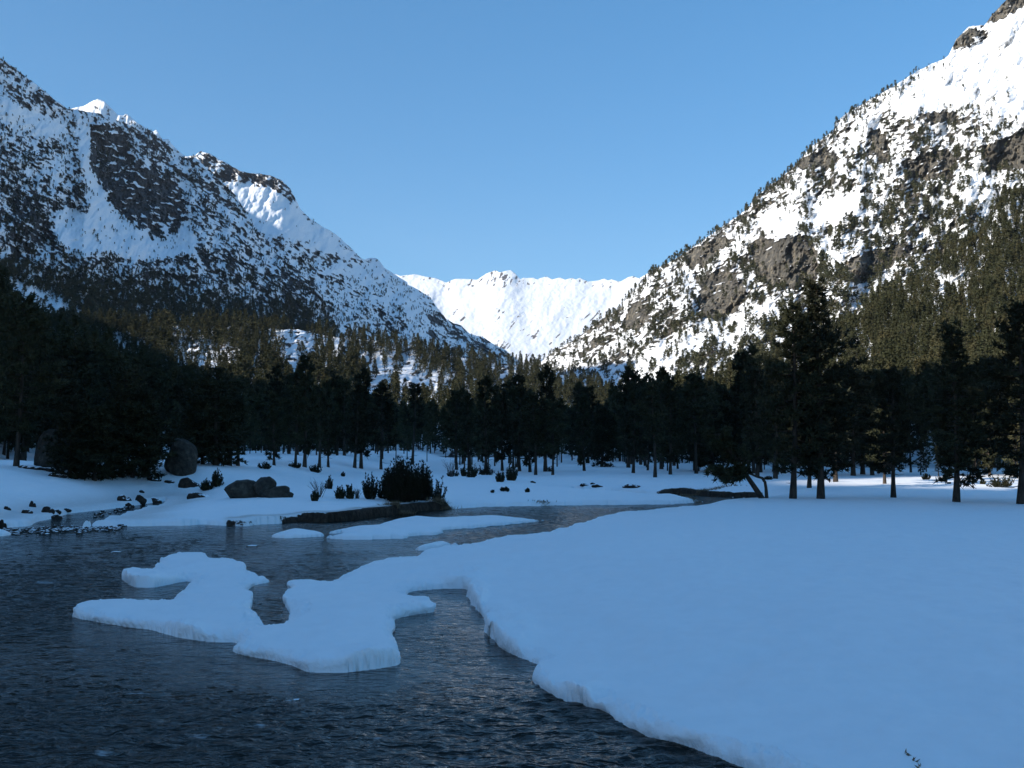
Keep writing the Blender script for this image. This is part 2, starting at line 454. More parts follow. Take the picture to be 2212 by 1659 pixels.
def ground(X, Y, detail=True):
    """height, signed land distance, attributes"""
    X = np.asarray(X, float); Y = np.asarray(Y, float)
    sd = -poly_sd(X, Y, WP)                         # positive on land
    jag = 0.07 * fbm(X * 1.9, Y * 1.9, 4, 31, 0.6)
    sdj = sd + jag
    px = CX + F * X / np.maximum(Y, 1)
    qx, qy = project(np.stack([X, Y, np.zeros_like(X)], -1))
    brk = np.zeros_like(X)
    for bx, by, sx, sy in ((1090, 1385, 75, 62), (1260, 1520, 60, 22), (1000, 1262, 60, 16), (800, 1440, 75, 22), (300, 1262, 50, 14), (400, 1375, 60, 14), (1030, 1300, 30, 40)):
        brk = np.maximum(brk, np.exp(-(((qx - bx) / sx) ** 2 + ((qy - by) / sy) ** 2)))
    brk = sstep(0.25, 0.8, brk)
    sdj = sdj + brk * (0.16 * fbm(X * 2.6, Y * 2.6, 4, 35, 0.6) - 0.02)
    w = 0.45 + 1.1 * fbm(X * 0.45, Y * 0.45, 3, 8)
    w = np.clip(w, 0.14, 1.5); w = w + (0.10 - w) * brk
    wall = sstep(475, 500, px + 12 * pn(X * 1.3, Y * 0.4, 44)) * (1 - sstep(955, 985, px)) * sstep(45, 50, Y) * (1 - sstep(74, 80, Y))
    wallc = sstep(1400, 1440, px) * (1 - sstep(1640, 1660, px)) * sstep(73, 75, Y) * (1 - sstep(88, 95, Y))
    w = w * (1 - 0.5 * np.maximum(wall, wallc))
    e = np.sqrt(np.clip(1 - (1 - np.clip(sdj / w, 0, 1)) ** 2, 0, 1))
    T0 = 0.30 + 0.10 * pn(X * 0.4, Y * 0.4, 4)
    T0 = T0 - 0.07 * sstep(4, 0, X) * (1 - sstep(28, 36, Y))
    T0 = T0 + brk * (0.10 + 0.10 * fbm(X * 3.1, Y * 3.1, 3, 36))
    T0 = T0 + wall * 0.14 * sstep(600, 700, px) + wallc * 0.12 + wall * 0.05
    T = T0 + (0.80 - T0) * sstep(0.3, 7.5 - 5.0 * sstep(8, 14, X) * sstep(40, 52, Y), sd)
    roll = 0.10 * fbm(X * 0.09, Y * 0.09, 3, 21) + 0.035 * fbm(X * 0.45, Y * 0.45, 3, 22)
    mound = 1.55 * sstep(-15.5, -25, X) * sstep(1.0, 10.5, sd) * sstep(45, 52, Y)
    far = 0.0
    T = T + 0.10 * fbm(X * 0.55 + 3, Y * 0.4, 3, 29) * sstep(0.2, 1.2, sd) * (1 - sstep(36, 44, Y))
    z = e * (T + roll * sstep(0.1, 3, sd)) + mound * (1 + 0.2 * pn(X * 0.2, Y * 0.2, 77)) * (e > 0) + far
    z = np.where(sdj > 0, z, -0.35 * sstep(0, 0.6, -sdj) - 0.03)
    isl = np.full(X.shape, -1); onisl = np.zeros(X.shape, bool)
    for i, poly in enumerate(ISL):
        x0 = min(p[0] for p in poly) - 2; x1 = max(p[0] for p in poly) + 2
        y0 = min(p[1] for p in poly) - 2; y1 = max(p[1] for p in poly) + 2
        m = (X > x0) & (X < x1) & (Y > y0) & (Y < y1)
        if not m.any(): continue
        s = poly_sd(X[m], Y[m], poly) + jag[m]
        ei = np.sqrt(np.clip(1 - (1 - np.clip(s / 0.7, 0, 1)) ** 2, 0, 1))
        zi = ei * (0.24 + 0.16 * sstep(0, 2.0, s) + 0.05 * pn(X[m] * .7, Y[m] * .7, 5))
        zz = z[m]; ii = isl[m]
        better = (s > 0) & (zi > zz)
        zz = np.where(better, zi, zz); ii = np.where(s > -0.25, i, ii)
        z[m] = zz; isl[m] = ii
        onisl[m] |= (s > -0.3)
    # attributes
    nb = fbm(X * 0.9, Y * 0.9, 3, 41)
    earth = np.zeros_like(z)
    top = 0.62 + 0.25 * nb
    ew = wall * np.clip(1.15 - sdj / (0.34 + 0.35 * sstep(640, 760, px) * (1 - sstep(930, 960, px)) + 0.25 * nb), 0, 1) * (sdj > -0.3)
    snowpatch = np.exp(-((px - 585) / 35) ** 2)
    ew = ew * (1 - 0.75 * snowpatch) * (0.62 + 0.38 * sstep(560, 700, px)) * (0.75 + 0.5 * sstep(-0.4, 0.3, pn(X * 0.8, Y * 0.2, 48)))
    ec = wallc * np.clip(1.25 - sdj / (0.8 + 0.9 * nb), 0, 1) * (sdj > -0.3)
    earth = np.maximum(ew, ec)
    earth = np.where((sdj < -0.9) & ~onisl, 1.0, earth)
    mring = sstep(-16, -19, X) * sstep(48, 51, Y) * (1 - sstep(80, 90, Y))
    dirt = mring * np.exp(-((sd - 1.5) / 1.6) ** 2) * 0.55 * (sd > 0) + wall * np.exp(-((sd - 0.8) / 0.5) ** 2) * 0.8
    slope_ice = np.where((sdj > 0) & (sdj < w), 1 - e, 0)
    return z, sd, earth, np.clip(dirt, 0, 1), slope_ice, isl

def build_ground():
    cols = np.concatenate([np.linspace(-1500, -100, 40), np.arange(-80, 2300, 2.0), np.linspace(2310, 3800, 45)])
    rows = np.concatenate([[960.9, 961.2, 962, 963.5, 965.5, 968, 971, 975], np.arange(979, 1030, 1.2), np.arange(1030, 1140, 0.55), np.arange(1140, 1300, 0.9),
                           np.arange(1300, 1700, 1.6), np.arange(1700, 3000, 20.0)])
    PX, PY = np.meshgrid(cols, rows)
    P = at_z(PX, PY, 0.45)
    X, Y = P[..., 0], P[..., 1]
    z, sd, earth, dirt, ice, isl = ground(X, Y)
    z = z + (0.010 * fbm(X * 3, Y * 3, 2, 66) + 0.016 * fbm(X * 0.9 + Y * 0.5, Y * 1.6 - X * 0.6, 3, 68)) * sstep(0.2, 1.0, sd)
    # crumbly ice faces
    z = z + np.where((ice > 0.05), 0.08 * fbm(X * 5, Y * 5, 3, 67), 0)
    # wind-packed lip: the upper edge leans out over the water
    gx = np.zeros_like(sd); gy = np.zeros_like(sd); eps = 0.05
    m = (sd > -0.02) & (sd < 0.8) & (Y < 48)
    s0 = sd[m]
    gx[m] = (-poly_sd(X[m] + eps, Y[m], WP) - s0) / eps; gy[m] = (-poly_sd(X[m], Y[m] + eps, WP) - s0) / eps
    A_ = 0.04 + 0.18 * sstep(-0.3, 0.4, fbm(X * 0.6, Y * 0.6, 2, 71))
    off = A_ * np.sin(np.pi * np.clip(sd / 0.75, 0, 1) ** 0.6) * m
    X = X - gx * off; Y = Y - gy * off
    V = np.stack([X, Y, z], -1).reshape(-1, 3)
    Fc = grid_faces(*X.shape)
    iv = isl.ravel()[Fc]
    fi = iv.max(1)
    at = dict(earth=earth.ravel(), dirt=dirt.ravel(), ice=ice.ravel())
    keep = fi < 0
    me = mesh_np('snowy_ground', V, Fc[keep], [M_snow], True, at)
    o = link('ground', me); tag(o, kind='structure')
    labs = ['small rounded snow pad in the river off the tip of the long snow bar',
            'long low snow bar lying across the middle of the river',
            'small crumbling snow hummock against the near snow bank beside the long bar',
            'little snow cap at the gravel edge of the river at far left']
    for i in range(4):
        f = Fc[fi == i]
        if not len(f): continue
        u, inv = np.unique(f, return_inverse=True)
        Vi = V[u]; c = Vi.mean(0); c[2] = 0
        me = mesh_np('snow_island', Vi - c, inv.reshape(f.shape), [M_snow], True, {k: v[u] for k, v in at.items()})
        o = link('snow_island', me, loc=tuple(c)); tag(o, labs[i], 'snow island', 'snow islands in the river')

build_ground()

def build_water():
    cols = np.concatenate([np.linspace(-1800, -60, 60), np.arange(-50, 2270, 3.0), np.linspace(2280, 3900, 50)])
    rows = np.concatenate([np.arange(1038, 1200, 1.2), np.arange(1200, 1750, 1.8), np.arange(1750, 3000, 20)])
    PX, PY = np.meshgrid(cols, rows)
    P = at_z(PX, PY, 0.0)
    X, Y = P[..., 0], P[..., 1]
    # flow direction roughly toward the camera-left
    rap = sstep(1430, 1560, PY) * (1 - 0.3 * sstep(1200, 1700, PX)) + 0.5 * sstep(1000, 1300, PX) * sstep(1400, 1480, PY)
    left = sstep(350, 60, PX) * sstep(1180, 1240, PY) * (1 - sstep(1330, 1420, PY))
    rough = np.clip(0.25 + 0.75 * rap + 0.6 * left + 0.25 * pn(X * 0.4, Y * 0.3, 9), 0.1, 1.2)
    calm = np.exp(-(((PX - 600) / 380) ** 2 + ((PY - 1455) / 45) ** 2))
    rough = rough * (1 - 0.75 * calm) + 0.9 * sstep(850, 1100, PX) * (1 - sstep(1150, 1200, PY))
    w1 = ridged(X * 0.9 + 0.4 * Y, Y * 1.6, 3, 91)
    w2 = fbm(X * 2.6, Y * 4.4, 3, 92)
    z = rough * (0.045 * w1 + 0.028 * w2)
    foam = np.zeros_like(z)
    for fx, fy, sx, sy in ((430, 1595, 60, 8), (225, 1630, 45, 16), (563, 1570, 40, 6), (623, 1515, 14, 6), (100, 1260, 60, 6), (820, 1600, 50, 5), (300, 1500, 60, 4), (1000, 1640, 70, 6)):
        foam = np.maximum(foam, np.exp(-(((PX - fx) / sx) ** 2 + ((PY - fy) / sy) ** 2)))
    foam = foam * 1.05
    V = np.stack([X, Y, z], -1).reshape(-1, 3)
    me = mesh_np('river_water', V, grid_faces(*X.shape), [M_water], True, dict(foam=foam.ravel(), rough=rough.ravel()))
    o = link('river', me); tag(o, kind='structure')
build_water()

# ------------------------------------------------------------------ mountains
class Sheet:
    def __init__(s, name, x0, x1, dx, crest, base, Dc, Db, rows, mat, rockfn, amp=0.0, crest_j=0.0, shape=1.0, relief=None, back=0.35, seed=0, wlen=60.0, crag=0.0, rgw=0.5):
        xs = np.arange(x0, x1 + dx, dx)
        ci = lambda tab: np.interp(xs, [p[0] for p in tab], [p[1] for p in tab])
        yc = ci(crest); yb = ci(base); dc = ci(Dc); db = ci(Db)
        if crest_j:
            yc = yc + crest_j * (fbm(xs / 22.0, xs * 0 + seed, 4, seed + 2) * 1.2 + 0.3 * ridged(xs / 9.0, xs * 0, 3, seed))
        t = np.linspace(0, 1, rows)[:, None]
        PX = np.broadcast_to(xs, (rows, len(xs)))
        PY = yb + (yc - yb) * t
        ks = max(1, int(45 / dx)); pad = np.pad(yc, (ks, ks), 'edge'); ysm = np.convolve(pad, np.hanning(2 * ks + 1) / np.hanning(2 * ks + 1).sum(), 'valid')
        tt = np.clip((yb - PY) / (yb - ysm), 0, 1.3)
        D = db + (dc - db) * tt ** shape
        rock = rockfn(PX, PY, t)
        # benches and walls: rock stays steep, snow lies back
        span = dc - db
        hp = rock - rock.mean(0)
        cs = np.cumsum(hp, 0) / rows
        kk = 9; pad = np.pad(cs, ((0, 0), (kk, kk)), 'edge'); cs = sum(pad[:, i:i + cs.shape[1]] for i in range(2 * kk + 1)) / (2 * kk + 1)
        D = D - span * cs * 0.9 * (1 if relief is None else relief)
        nz = fbm(PX / wlen + PY / wlen * 0.3, PY / wlen, 5, seed + 5, 0.55)
        rg = ridged(PX / wlen * 1.3 + PY / wlen * 0.5, PY / wlen * 0.6, 4, seed + 6)
        D = D + amp * (nz + rgw * rg) * sstep(0, 0.08, t) + 0.06 * amp * fbm(PX / 7, PY / 5, 3, seed + 8)
        ph = PX + 10 * fbm(PX / 30, PY / 30, 3, seed + 12)
        D = D + crag * sstep(0.5, 0.8, rock) * (ridged(ph / 9.0, PY / 55.0, 3, seed + 13) + 0.7 * ridged(PX / 28.0, (PY - 0.3 * PX) / 7.0, 3, seed + 14)) * sstep(0, 0.05, t) * (1 - sstep(0.985, 1.0, t))
        P = at_depth(PX, PY, D)
        # back side behind the crest
        top = P[-1]
        bk = []
        Hh = np.maximum(top[:, 2], 5)
        for k, (f, g) in enumerate(((0.03, 0.02), (0.12, 0.12), (0.5, 0.6), (0.9, 1.02))):
            q = top.copy(); n2 = np.hypot(q[:, 0], q[:, 1])
            ext = f * Hh * 2.0
            q[:, 0] *= 1 + ext / n2; q[:, 1] *= 1 + ext / n2
            q[:, 2] = top[:, 2] - g * Hh
            bk.append(q)
        PP = np.concatenate([P, np.stack(bk)], 0)
        rk = np.concatenate([rock, np.repeat(rock[-1:], 4, 0)], 0)
        me = mesh_np(name, PP.reshape(-1, 3), grid_faces(*PP.shape[:2]), [mat], True, dict(rock=rk.ravel()))
        s.o = link(name, me); tag(s.o, kind='structure')
        s.P, s.xs, s.yb, s.yc, s.rows = P, xs, yb, yc, rows
        s.rock = rock
    def sample(s, px, py):
        px = np.asarray(px, float); py = np.asarray(py, float)
        fx = np.clip((px - s.xs[0]) / (s.xs[1] - s.xs[0]), 0, len(s.xs) - 1.001)
        i = fx.astype(int); a = fx - i
        yb = s.yb[i] * (1 - a) + s.yb[i + 1] * a; yc = s.yc[i] * (1 - a) + s.yc[i + 1] * a
        t = (py - yb) / (yc - yb)
        ok = (t >= 0) & (t <= 1)
        ft = np.clip(t, 0, 1) * (s.rows - 1.001); j = ft.astype(int); b = (ft - j)
        a_ = a[:, None]; b_ = b[:, None]
        P = (s.P[j, i] * (1 - a_) * (1 - b_) + s.P[j, i + 1] * a_ * (1 - b_) + s.P[j + 1, i] * (1 - a_) * b_ + s.P[j + 1, i + 1] * a_ * b_)
        return P, ok, t, s.rock[j, i]

def softpoly(PX, PY, poly, soft=6.0, wob=5.0, seed=1):
    sd = poly_sd(PX + wob * fbm(PX / 14, PY / 14, 3, seed), PY + wob * fbm(PX / 14, PY / 14, 3, seed + 9), poly)
    return sstep(-soft, soft, sd)

def rot(PX, PY, deg, sx, sy):
    a = math.radians(deg); c, s_ = math.cos(a), math.sin(a)
    return (PX * c + PY * s_) / sx, (-PX * s_ + PY * c) / sy

# far range ------------------------------------------------------
def rock_far(PX, PY, t):
    u, v = rot(PX, PY, -48, 70, 11)
    n = fbm(u, v, 5, 300, 0.6)
    low = sstep(625, 690, PY) * sstep(930, 990, PX)
    r = 0.10 + 0.75 * low * sstep(0.0, 0.4, n) * sstep(-0.25, 0.2, fbm(PX / 50, PY / 40, 3, 305)) + 0.2 * low * fbm(PX / 8, PY / 5, 3, 306) 
    u2, v2 = rot(PX, PY, -60, 16, 6)
    topn = fbm(u2, v2, 4, 310, 0.6)
    crestband = sstep(0.80, 0.99, t)
    peak = softpoly(PX, PY, [(1045, 612), (1062, 592), (1085, 586), (1110, 590), (1120, 612), (1085, 622)], 6, 8, 3)
    r = r + 0.6 * crestband * sstep(0.05, 0.4, topn) + 0.55 * peak * sstep(-0.1, 0.25, topn)
    return np.clip(r, 0, 1)
FAR = Sheet('far_mountain_range', 700, 1560, 1.6,
    [(700,600),(856,592),(866,596),(878,594),(896,592),(912,595),(928,599),(943,601),(965,610),(984,602),(1003,602),(1031,604),(1040,598),(1049,591),(1071,584),(1080,588),(1087,586),(1103,583),(1115,592),(1124,603),(1131,600),(1153,600),(1160,604),(1168,600),(1181,597),(1193,603),(1209,599),(1221,604),(1237,600),(1245,603),(1253,600),(1271,608),(1290,606),(1306,602),(1313,606),(1321,603),(1340,608),(1356,599),(1367,596),(1381,601),(1403,588),(1560,560)],
    [(700,830),(1560,830)], [(700,8500),(1560,8500)], [(700,4600),(1560,4600)], 170, M_far, rock_far, amp=170, crest_j=1.2, shape=0.8, seed=400, wlen=170, relief=0.2, rgw=0.12)

# right mountain --------------------------------------------------
RC = [[(1620,530),(1640,512),(1680,520),(1700,505),(1740,508),(1765,545),(1766,600),(1720,620),(1665,622),(1630,590)],
      [(1507,640),(1520,600),(1555,583),(1600,600),(1618,640),(1590,680),(1540,690),(1512,680)],
      [(1824,560),(1880,545),(1960,525),(1980,535),(1940,565),(1900,590),(1850,612),(1830,600)],
      [(1949,350),(1990,335),(2045,322),(2066,350),(2050,385),(2010,388),(1960,380)],
      [(2116,320),(2160,300),(2230,280),(2300,300),(2300,375),(2200,368),(2140,365)],
      [(1878,275),(1900,280),(1922,320),(1920,352),(1898,350),(1885,310)],
      [(2055,115),(2066,80),(2095,60),(2130,66),(2134,80),(2100,104)],
      [(2118,55),(2145,25),(2180,-10),(2260,-60),(2290,-20),(2212,14),(2170,42)],
      [(1348,715),(1352,680),(1378,655),(1405,660),(1400,690),(1375,715)],
      [(1975,255),(2010,240),(2060,245),(2085,265),(2040,268),(2000,262)],
      [(1725,350),(1760,330),(1800,325),(1812,345),(1770,362),(1735,368)],
      [(1480,560),(1520,520),(1560,500),(1580,520),(1540,560),(1500,590)]]
RSN = [[(1632,485),(1660,462),(1700,452),(1730,465),(1715,500),(1690,510),(1660,500)],
       [(1745,470),(1790,430),(1850,415),(1870,430),(1850,470),(1790,480),(1750,490)],
       [(1950,250),(1900,210),(2010,135),(2212,20),(2300,0),(2300,200),(2212,260),(2100,230),(2030,235)],
       [(2070,380),(2110,350),(2130,380),(2212,372),(2190,420),(2120,440),(2060,420)],
       [(1500,700),(1560,690),(1640,670),(1700,660),(1690,690),(1600,720),(1520,730)],
       [(1330,840),(1400,760),(1480,720),(1500,740),(1440,810),(1380,860)]]
def rock_right(PX, PY, t):
    u, v = rot(PX, PY, -30, 95, 26)
    n = fbm(u, v, 6, 101, 0.62)
    u, v = rot(PX, PY, -55, 40, 16)
    n2 = fbm(u, v, 5, 111, 0.62)
    band = 0.5 * fbm(PX / 160, PY / 110, 3, 121)
    n3 = fbm(*rot(PX, PY, -25, 13, 6), 3, 116, 0.6)
    r = 0.43 + 0.62 * n + 0.55 * n2 + 0.36 * band + 0.75 * n3
    for i, p in enumerate(RC): r = r + (0.75 if i in (6, 7) else 0.5) * softpoly(PX, PY, p, 5, 10, 130 + i)
    led = fbm(*rot(PX, PY, -20, 45, 5), 4, 171, 0.6)
    r = r - 0.5 * sstep(0.2, 0.5, led)
    for i, p in enumerate(RSN): r = r - (0.36 if i == 2 else 0.6) * softpoly(PX, PY, p, 12, 14, 150 + i)
    r = r - 0.18 * sstep(330, 120, PY) 
    return np.clip(r, 0, 1)
RM_crest = [(1060,850),(1200,756),(1231,738),(1265,716),(1284,700),(1315,678),(1340,663),(1365,628),(1387,613),(1407,585),(1445,566),(1499,533),(1549,497),(1599,462),(1616,448),(1632,425),(1674,392),(1691,380),(1716,358),(1749,318),(1799,284),(1807,262),(1841,235),(1882,214),(1945,176),(1986,150),(2024,133),(2049,120),(2066,84),(2091,58),(2128,52),(2145,29),(2174,0),(2212,-30),(2500,-170),(2760,-300)]
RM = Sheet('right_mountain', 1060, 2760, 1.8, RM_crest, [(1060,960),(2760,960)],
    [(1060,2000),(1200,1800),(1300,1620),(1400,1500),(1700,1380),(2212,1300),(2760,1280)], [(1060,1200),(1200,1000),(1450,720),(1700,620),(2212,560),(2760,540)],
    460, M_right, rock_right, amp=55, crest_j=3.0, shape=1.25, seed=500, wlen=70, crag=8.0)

# left mountain, rear ridge ---------------------------------------
def rock_left(PX, PY, t):
    u, v = rot(PX, PY, 38, 60, 13)
    n = fbm(u, v, 6, 201, 0.65)
    n2 = fbm(PX / 22, PY / 26, 5, 211, 0.6)
    band = fbm(PX / 140, PY / 110, 3, 221)
    r = 0.44 + 0.6 * n + 0.6 * n2 + 0.32 * band + 0.6 * fbm(*rot(PX, PY, 34, 11, 5), 3, 216, 0.6)
    return r
def rock_left_rear(PX, PY, t):
    r = rock_left(PX, PY, t) - 0.05
    r = r + 0.14 * softpoly(PX, PY, [(415,345),(434,320),(490,350),(520,372),(600,384),(630,405),(650,455),(620,430),(590,405),(560,400),(520,392),(480,390),(440,370)], 5, 8, 7)
    r = r - 0.7 * softpoly(PX, PY, [(455,385),(500,396),(560,404),(600,420),(640,456),(700,500),(760,550),(700,540),(640,510),(560,500),(520,450)], 8, 8, 8)
    r = r - 0.35 * softpoly(PX, PY, [(860,620),(900,660),(930,700),(860,680),(830,650)], 10, 8, 9)
    return np.clip(r, 0, 1)
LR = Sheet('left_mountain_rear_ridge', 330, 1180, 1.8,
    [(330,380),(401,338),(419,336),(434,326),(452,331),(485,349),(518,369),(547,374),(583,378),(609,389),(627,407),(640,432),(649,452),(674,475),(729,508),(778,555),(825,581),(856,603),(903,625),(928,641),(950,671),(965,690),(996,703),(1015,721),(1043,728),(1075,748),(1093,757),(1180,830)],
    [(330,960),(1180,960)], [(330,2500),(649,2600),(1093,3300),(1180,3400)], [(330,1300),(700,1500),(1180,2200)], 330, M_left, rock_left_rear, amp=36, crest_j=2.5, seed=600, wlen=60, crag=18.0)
# sunlit tips behind
def rock_tip(PX, PY, t):
    return np.clip(0.25 + 0.8 * fbm(PX / 12, PY / 9, 4, 333), 0, 1)
TIP = Sheet('left_mountain_back_peaks', 100, 420, 1.6, [(100,260),(146,236),(165,232),(182,228),(198,219),(211,213),(224,218),(240,233),(255,248),(266,250),(272,246),(282,252),(300,268),(330,284),(338,280),(350,300),(364,300),(372,312),(390,330),(420,350)],
    [(100,420),(420,480)], [(100,3600),(420,3600)], [(100,2900),(420,2900)], 60, M_far, rock_tip, amp=40, crest_j=1.5, seed=650, wlen=30)
TIP2 = Sheet('back_peak_beside_far_range', 770, 880, 1.6, [(770,580),(790,560),(800,556),(812,557),(822,566),(830,578),(880,610)],
    [(770,660),(880,680)], [(770,4200),(880,4200)], [(770,3900),(880,3900)], 40, M_far, rock_tip, amp=20, crest_j=1.0, seed=660, wlen=30)
# left mountain, front spur ---------------------------------------
LCL = [[(233,407),(262,380),(280,357),(317,363),(360,385),(400,433),(392,470),(365,505),(328,513),(277,473),(240,440)],
       [(193,290),(215,270),(262,290),(285,330),(270,360),(250,400),(225,400),(205,360)],
       [(85,430),(130,395),(175,420),(190,470),(150,520),(120,545),(90,500)],
       [(0,430),(60,420),(110,470),(130,540),(100,600),(40,560),(0,520)],
       [(400,520),(470,540),(540,600),(560,640),(480,620),(420,570)],
       [(560,560),(640,620),(700,680),(690,720),(620,700),(560,640)]]
LSNOW = [[(165,250),(195,262),(192,300),(190,350),(208,400),(230,440),(270,478),(330,518),(372,512),(402,482),(425,520),(415,548),(330,560),(240,552),(160,548),(122,520),(150,490),(196,460),(192,400),(178,340)],
         [(110,470),(150,450),(195,470),(190,520),(130,520)],
         [(10,600),(60,620),(120,640),(160,660),(150,690),(90,690),(30,650)],
         [(0,210),(60,240),(130,270),(150,300),(60,290),(0,260)]]
def rock_left_front(PX, PY, t):
    r = rock_left(PX, PY, t)
    for i, p in enumerate(LCL): r = r + (0.55 if i < 2 else 0.12) * softpoly(PX, PY, p, 14, 34, 230 + i)
    for i, p in enumerate(LSNOW): r = r - 0.75 * softpoly(PX, PY, p, 9, 12, 250 + i)
    # snow ledges across the big cliff
    u, v = rot(PX, PY + 14 * fbm(PX / 40, PY / 40, 3, 275), 14, 30, 8)
    r = r - 0.75 * np.maximum(softpoly(PX, PY, LCL[0], 8, 6, 260), softpoly(PX, PY, LCL[1], 8, 6, 261)) * sstep(0.08, 0.3, fbm(u, v, 4, 270))
    return np.clip(r, 0, 1)
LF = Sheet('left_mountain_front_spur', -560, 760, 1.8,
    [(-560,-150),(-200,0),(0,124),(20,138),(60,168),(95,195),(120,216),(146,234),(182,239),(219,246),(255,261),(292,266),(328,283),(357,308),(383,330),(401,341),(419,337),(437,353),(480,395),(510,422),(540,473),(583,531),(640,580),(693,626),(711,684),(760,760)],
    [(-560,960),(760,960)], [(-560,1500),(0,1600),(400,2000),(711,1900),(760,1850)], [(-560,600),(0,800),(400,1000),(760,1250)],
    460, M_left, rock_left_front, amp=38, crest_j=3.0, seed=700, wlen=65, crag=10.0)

# wooded hill on the valley floor ---------------------------------
MSN = [[(580,760),(600,720),(650,705),(690,720),(690,770),(640,790)], [(690,735),(740,715),(760,730),(720,770)], [(780,790),(820,765),(880,780),(960,815),(980,850),(880,860),(800,850)],
       [(200,740),(260,735),(300,750),(250,760)], [(360,750),(430,745),(520,770),(500,800),(400,790)], [(1060,800),(1090,795),(1110,820),(1075,830)], [(1160,785),(1190,788),(1205,812),(1175,820)]]
def msn(PX, PY):
    s = 0
    for i, p in enumerate(MSN): s = np.maximum(s, softpoly(PX, PY, p, 12, 16, 820 + i))
    return s
def rock_hill(PX, PY, t):
    return np.clip(0.36 + 0.95 * fbm(PX / 18, PY / 10, 5, 801, 0.6), 0, 1)
MH = Sheet('wooded_moraine_hill', -300, 1500, 3.0,
    [(-300,690),(100,706),(150,702),(300,704),(450,702),(560,708),(650,712),(700,724),(800,734),(900,748),(1000,772),(1080,785),(1130,790),(1170,792),(1200,805),(1300,840),(1400,880),(1500,900)],
    [(-300,985),(1500,985)], [(-300,620),(500,700),(1100,850),(1500,800)], [(-300,240),(600,230),(1500,280)], 120, M_hill, rock_hill, amp=30, crest_j=5, shape=0.9, seed=800, wlen=90, relief=0.35)

# near wooded slopes ----------------------------------------------
def rock_low(PX, PY, t):
    return np.clip(0.15 + 0.7 * fbm(PX / 26, PY / 13, 4, 901, 0.6), 0, 1)
LS = Sheet('left_wooded_slope', -900, 470, 5.0,
    [(-900,480),(-300,560),(0,650),(33,705),(90,735),(150,765),(250,825),(360,890),(470,975)], [(-900,1010),(470,1002)],
    [(-900,230),(0,250),(470,200)], [(-900,95),(0,95),(470,150)], 80, M_hill, rock_low, amp=9, crest_j=4, seed=900, wlen=90)
RSC = [(1180,985),(1290,925),(1340,890),(1500,850),(1650,805),(1800,735),(1882,680),(1924,655),(1986,620),(2028,575),(2070,540),(2132,500),(2153,450),(2212,425),(2400,340),(2900,200)]
RS = Sheet('right_wooded_slope', 1180, 2900, 5.0, RSC, [(1180,1010),(1600,1018),(2900,1030)],
    [(1180,240),(1340,330),(1500,350),(1650,380),(1800,400),(1924,430),(2132,470),(2400,500),(2900,520)], [(1180,200),(1500,170),(1900,140),(2900,120)],
    110, M_hill, rock_low, amp=12, crest_j=4, shape=1.1, seed=950, wlen=90)

# mountain beyond the frame whose shadow lies on the valley -------
def Zs(u):
    tab = [(-600,60),(-60,42),(30,36),(41,31),(45,25),(60,22),(68,24),(76,60),(90,80),(130,92),(190,88),(240,92),(300,84),(380,74),(460,72),(520,76),(600,90),(720,112),(790,130),(860,220),(920,290),(1000,360),(1300,400),(1560,440),(1640,540),(1750,630),(1850,690),(2000,690),(2250,705),(2400,765),(2600,800),(2800,800),(3200,820),(3600,650)]
    return np.interp(u, [a for a, b in tab], [b for a, b in tab])
def build_shade_ridge():
    u = np.concatenate([np.arange(-600, 620, 3.0), np.arange(620, 3600, 10.0)])
    vc = -330.0
    zc = Zs(u) + math.tan(SUN_EL) * (-vc) + (2.2 * ridged(u / 9.0, u * 0, 3, 5) + 2.5 * pn(u / 40.0, u * 0, 6)) * sstep(85, 120, u) + 0.5 * ridged(u / 5.0, u * 0, 2, 7)
    prof = [(-420, 0.0), (-160, 0.6), (-30, 0.93), (0, 1.0), (25, 0.93), (60, 0.7), (120, 0.0)]
    R = []
    for dv, f in prof:
        v = vc + dv
        XY = u[:, None] * SP[None, :] + v * SH[None, :]
        R.append(np.concatenate([XY, (zc * f - (1 if f == 0 else 0))[:, None]], 1))
    R = np.stack(R)
    rk = 0.35 + 0.6 * fbm(R[..., 0] / 60, R[..., 2] / 40, 4, 3)
    me = mesh_np('shading_mountain', R.reshape(-1, 3), grid_faces(*R.shape[:2]), [M_left], True, dict(rock=np.clip(rk, 0, 1).ravel()))
    o = link('valley_side_mountain', me); tag(o, kind='structure')
build_shade_ridge()

# ------------------------------------------------------------------ pines
def blades(C, Dv, L, w, nper, rng, spread=0.9):
    n = len(C) * nper
    c = np.repeat(C, nper, 0); d = np.repeat(Dv, nper, 0)
    d = d + spread * rng.normal(size=(n, 3)); d /= np.linalg.norm(d, axis=1, keepdims=True)
    s = np.cross(d, rng.normal(size=(n, 3))); s /= np.linalg.norm(s, axis=1, keepdims=True) + 1e-9
    l = L * rng.uniform(0.6, 1.25, (n, 1)); ww = w * rng.uniform(0.7, 1.3, (n, 1))
    V = np.stack([c - s * ww - d * l * 0.15, c + s * ww - d * l * 0.15, c + d * l], 1).reshape(-1, 3)
    return V, np.arange(n * 3).reshape(-1, 3)

def trunk_path(h, rng, lean=0.0, n=9):
    z = np.linspace(0, 1, n)
    ax, ay = rng.uniform(-1, 1, 2)
    x = 0.03 * h * ax * np.sin(z * 2.5) + lean * h * z; y = 0.03 * h * ay * np.sin(z * 3.1 + 1) - 0.03 * h * ay * math.sin(1)
    return np.stack([x, y, z * h], 1)

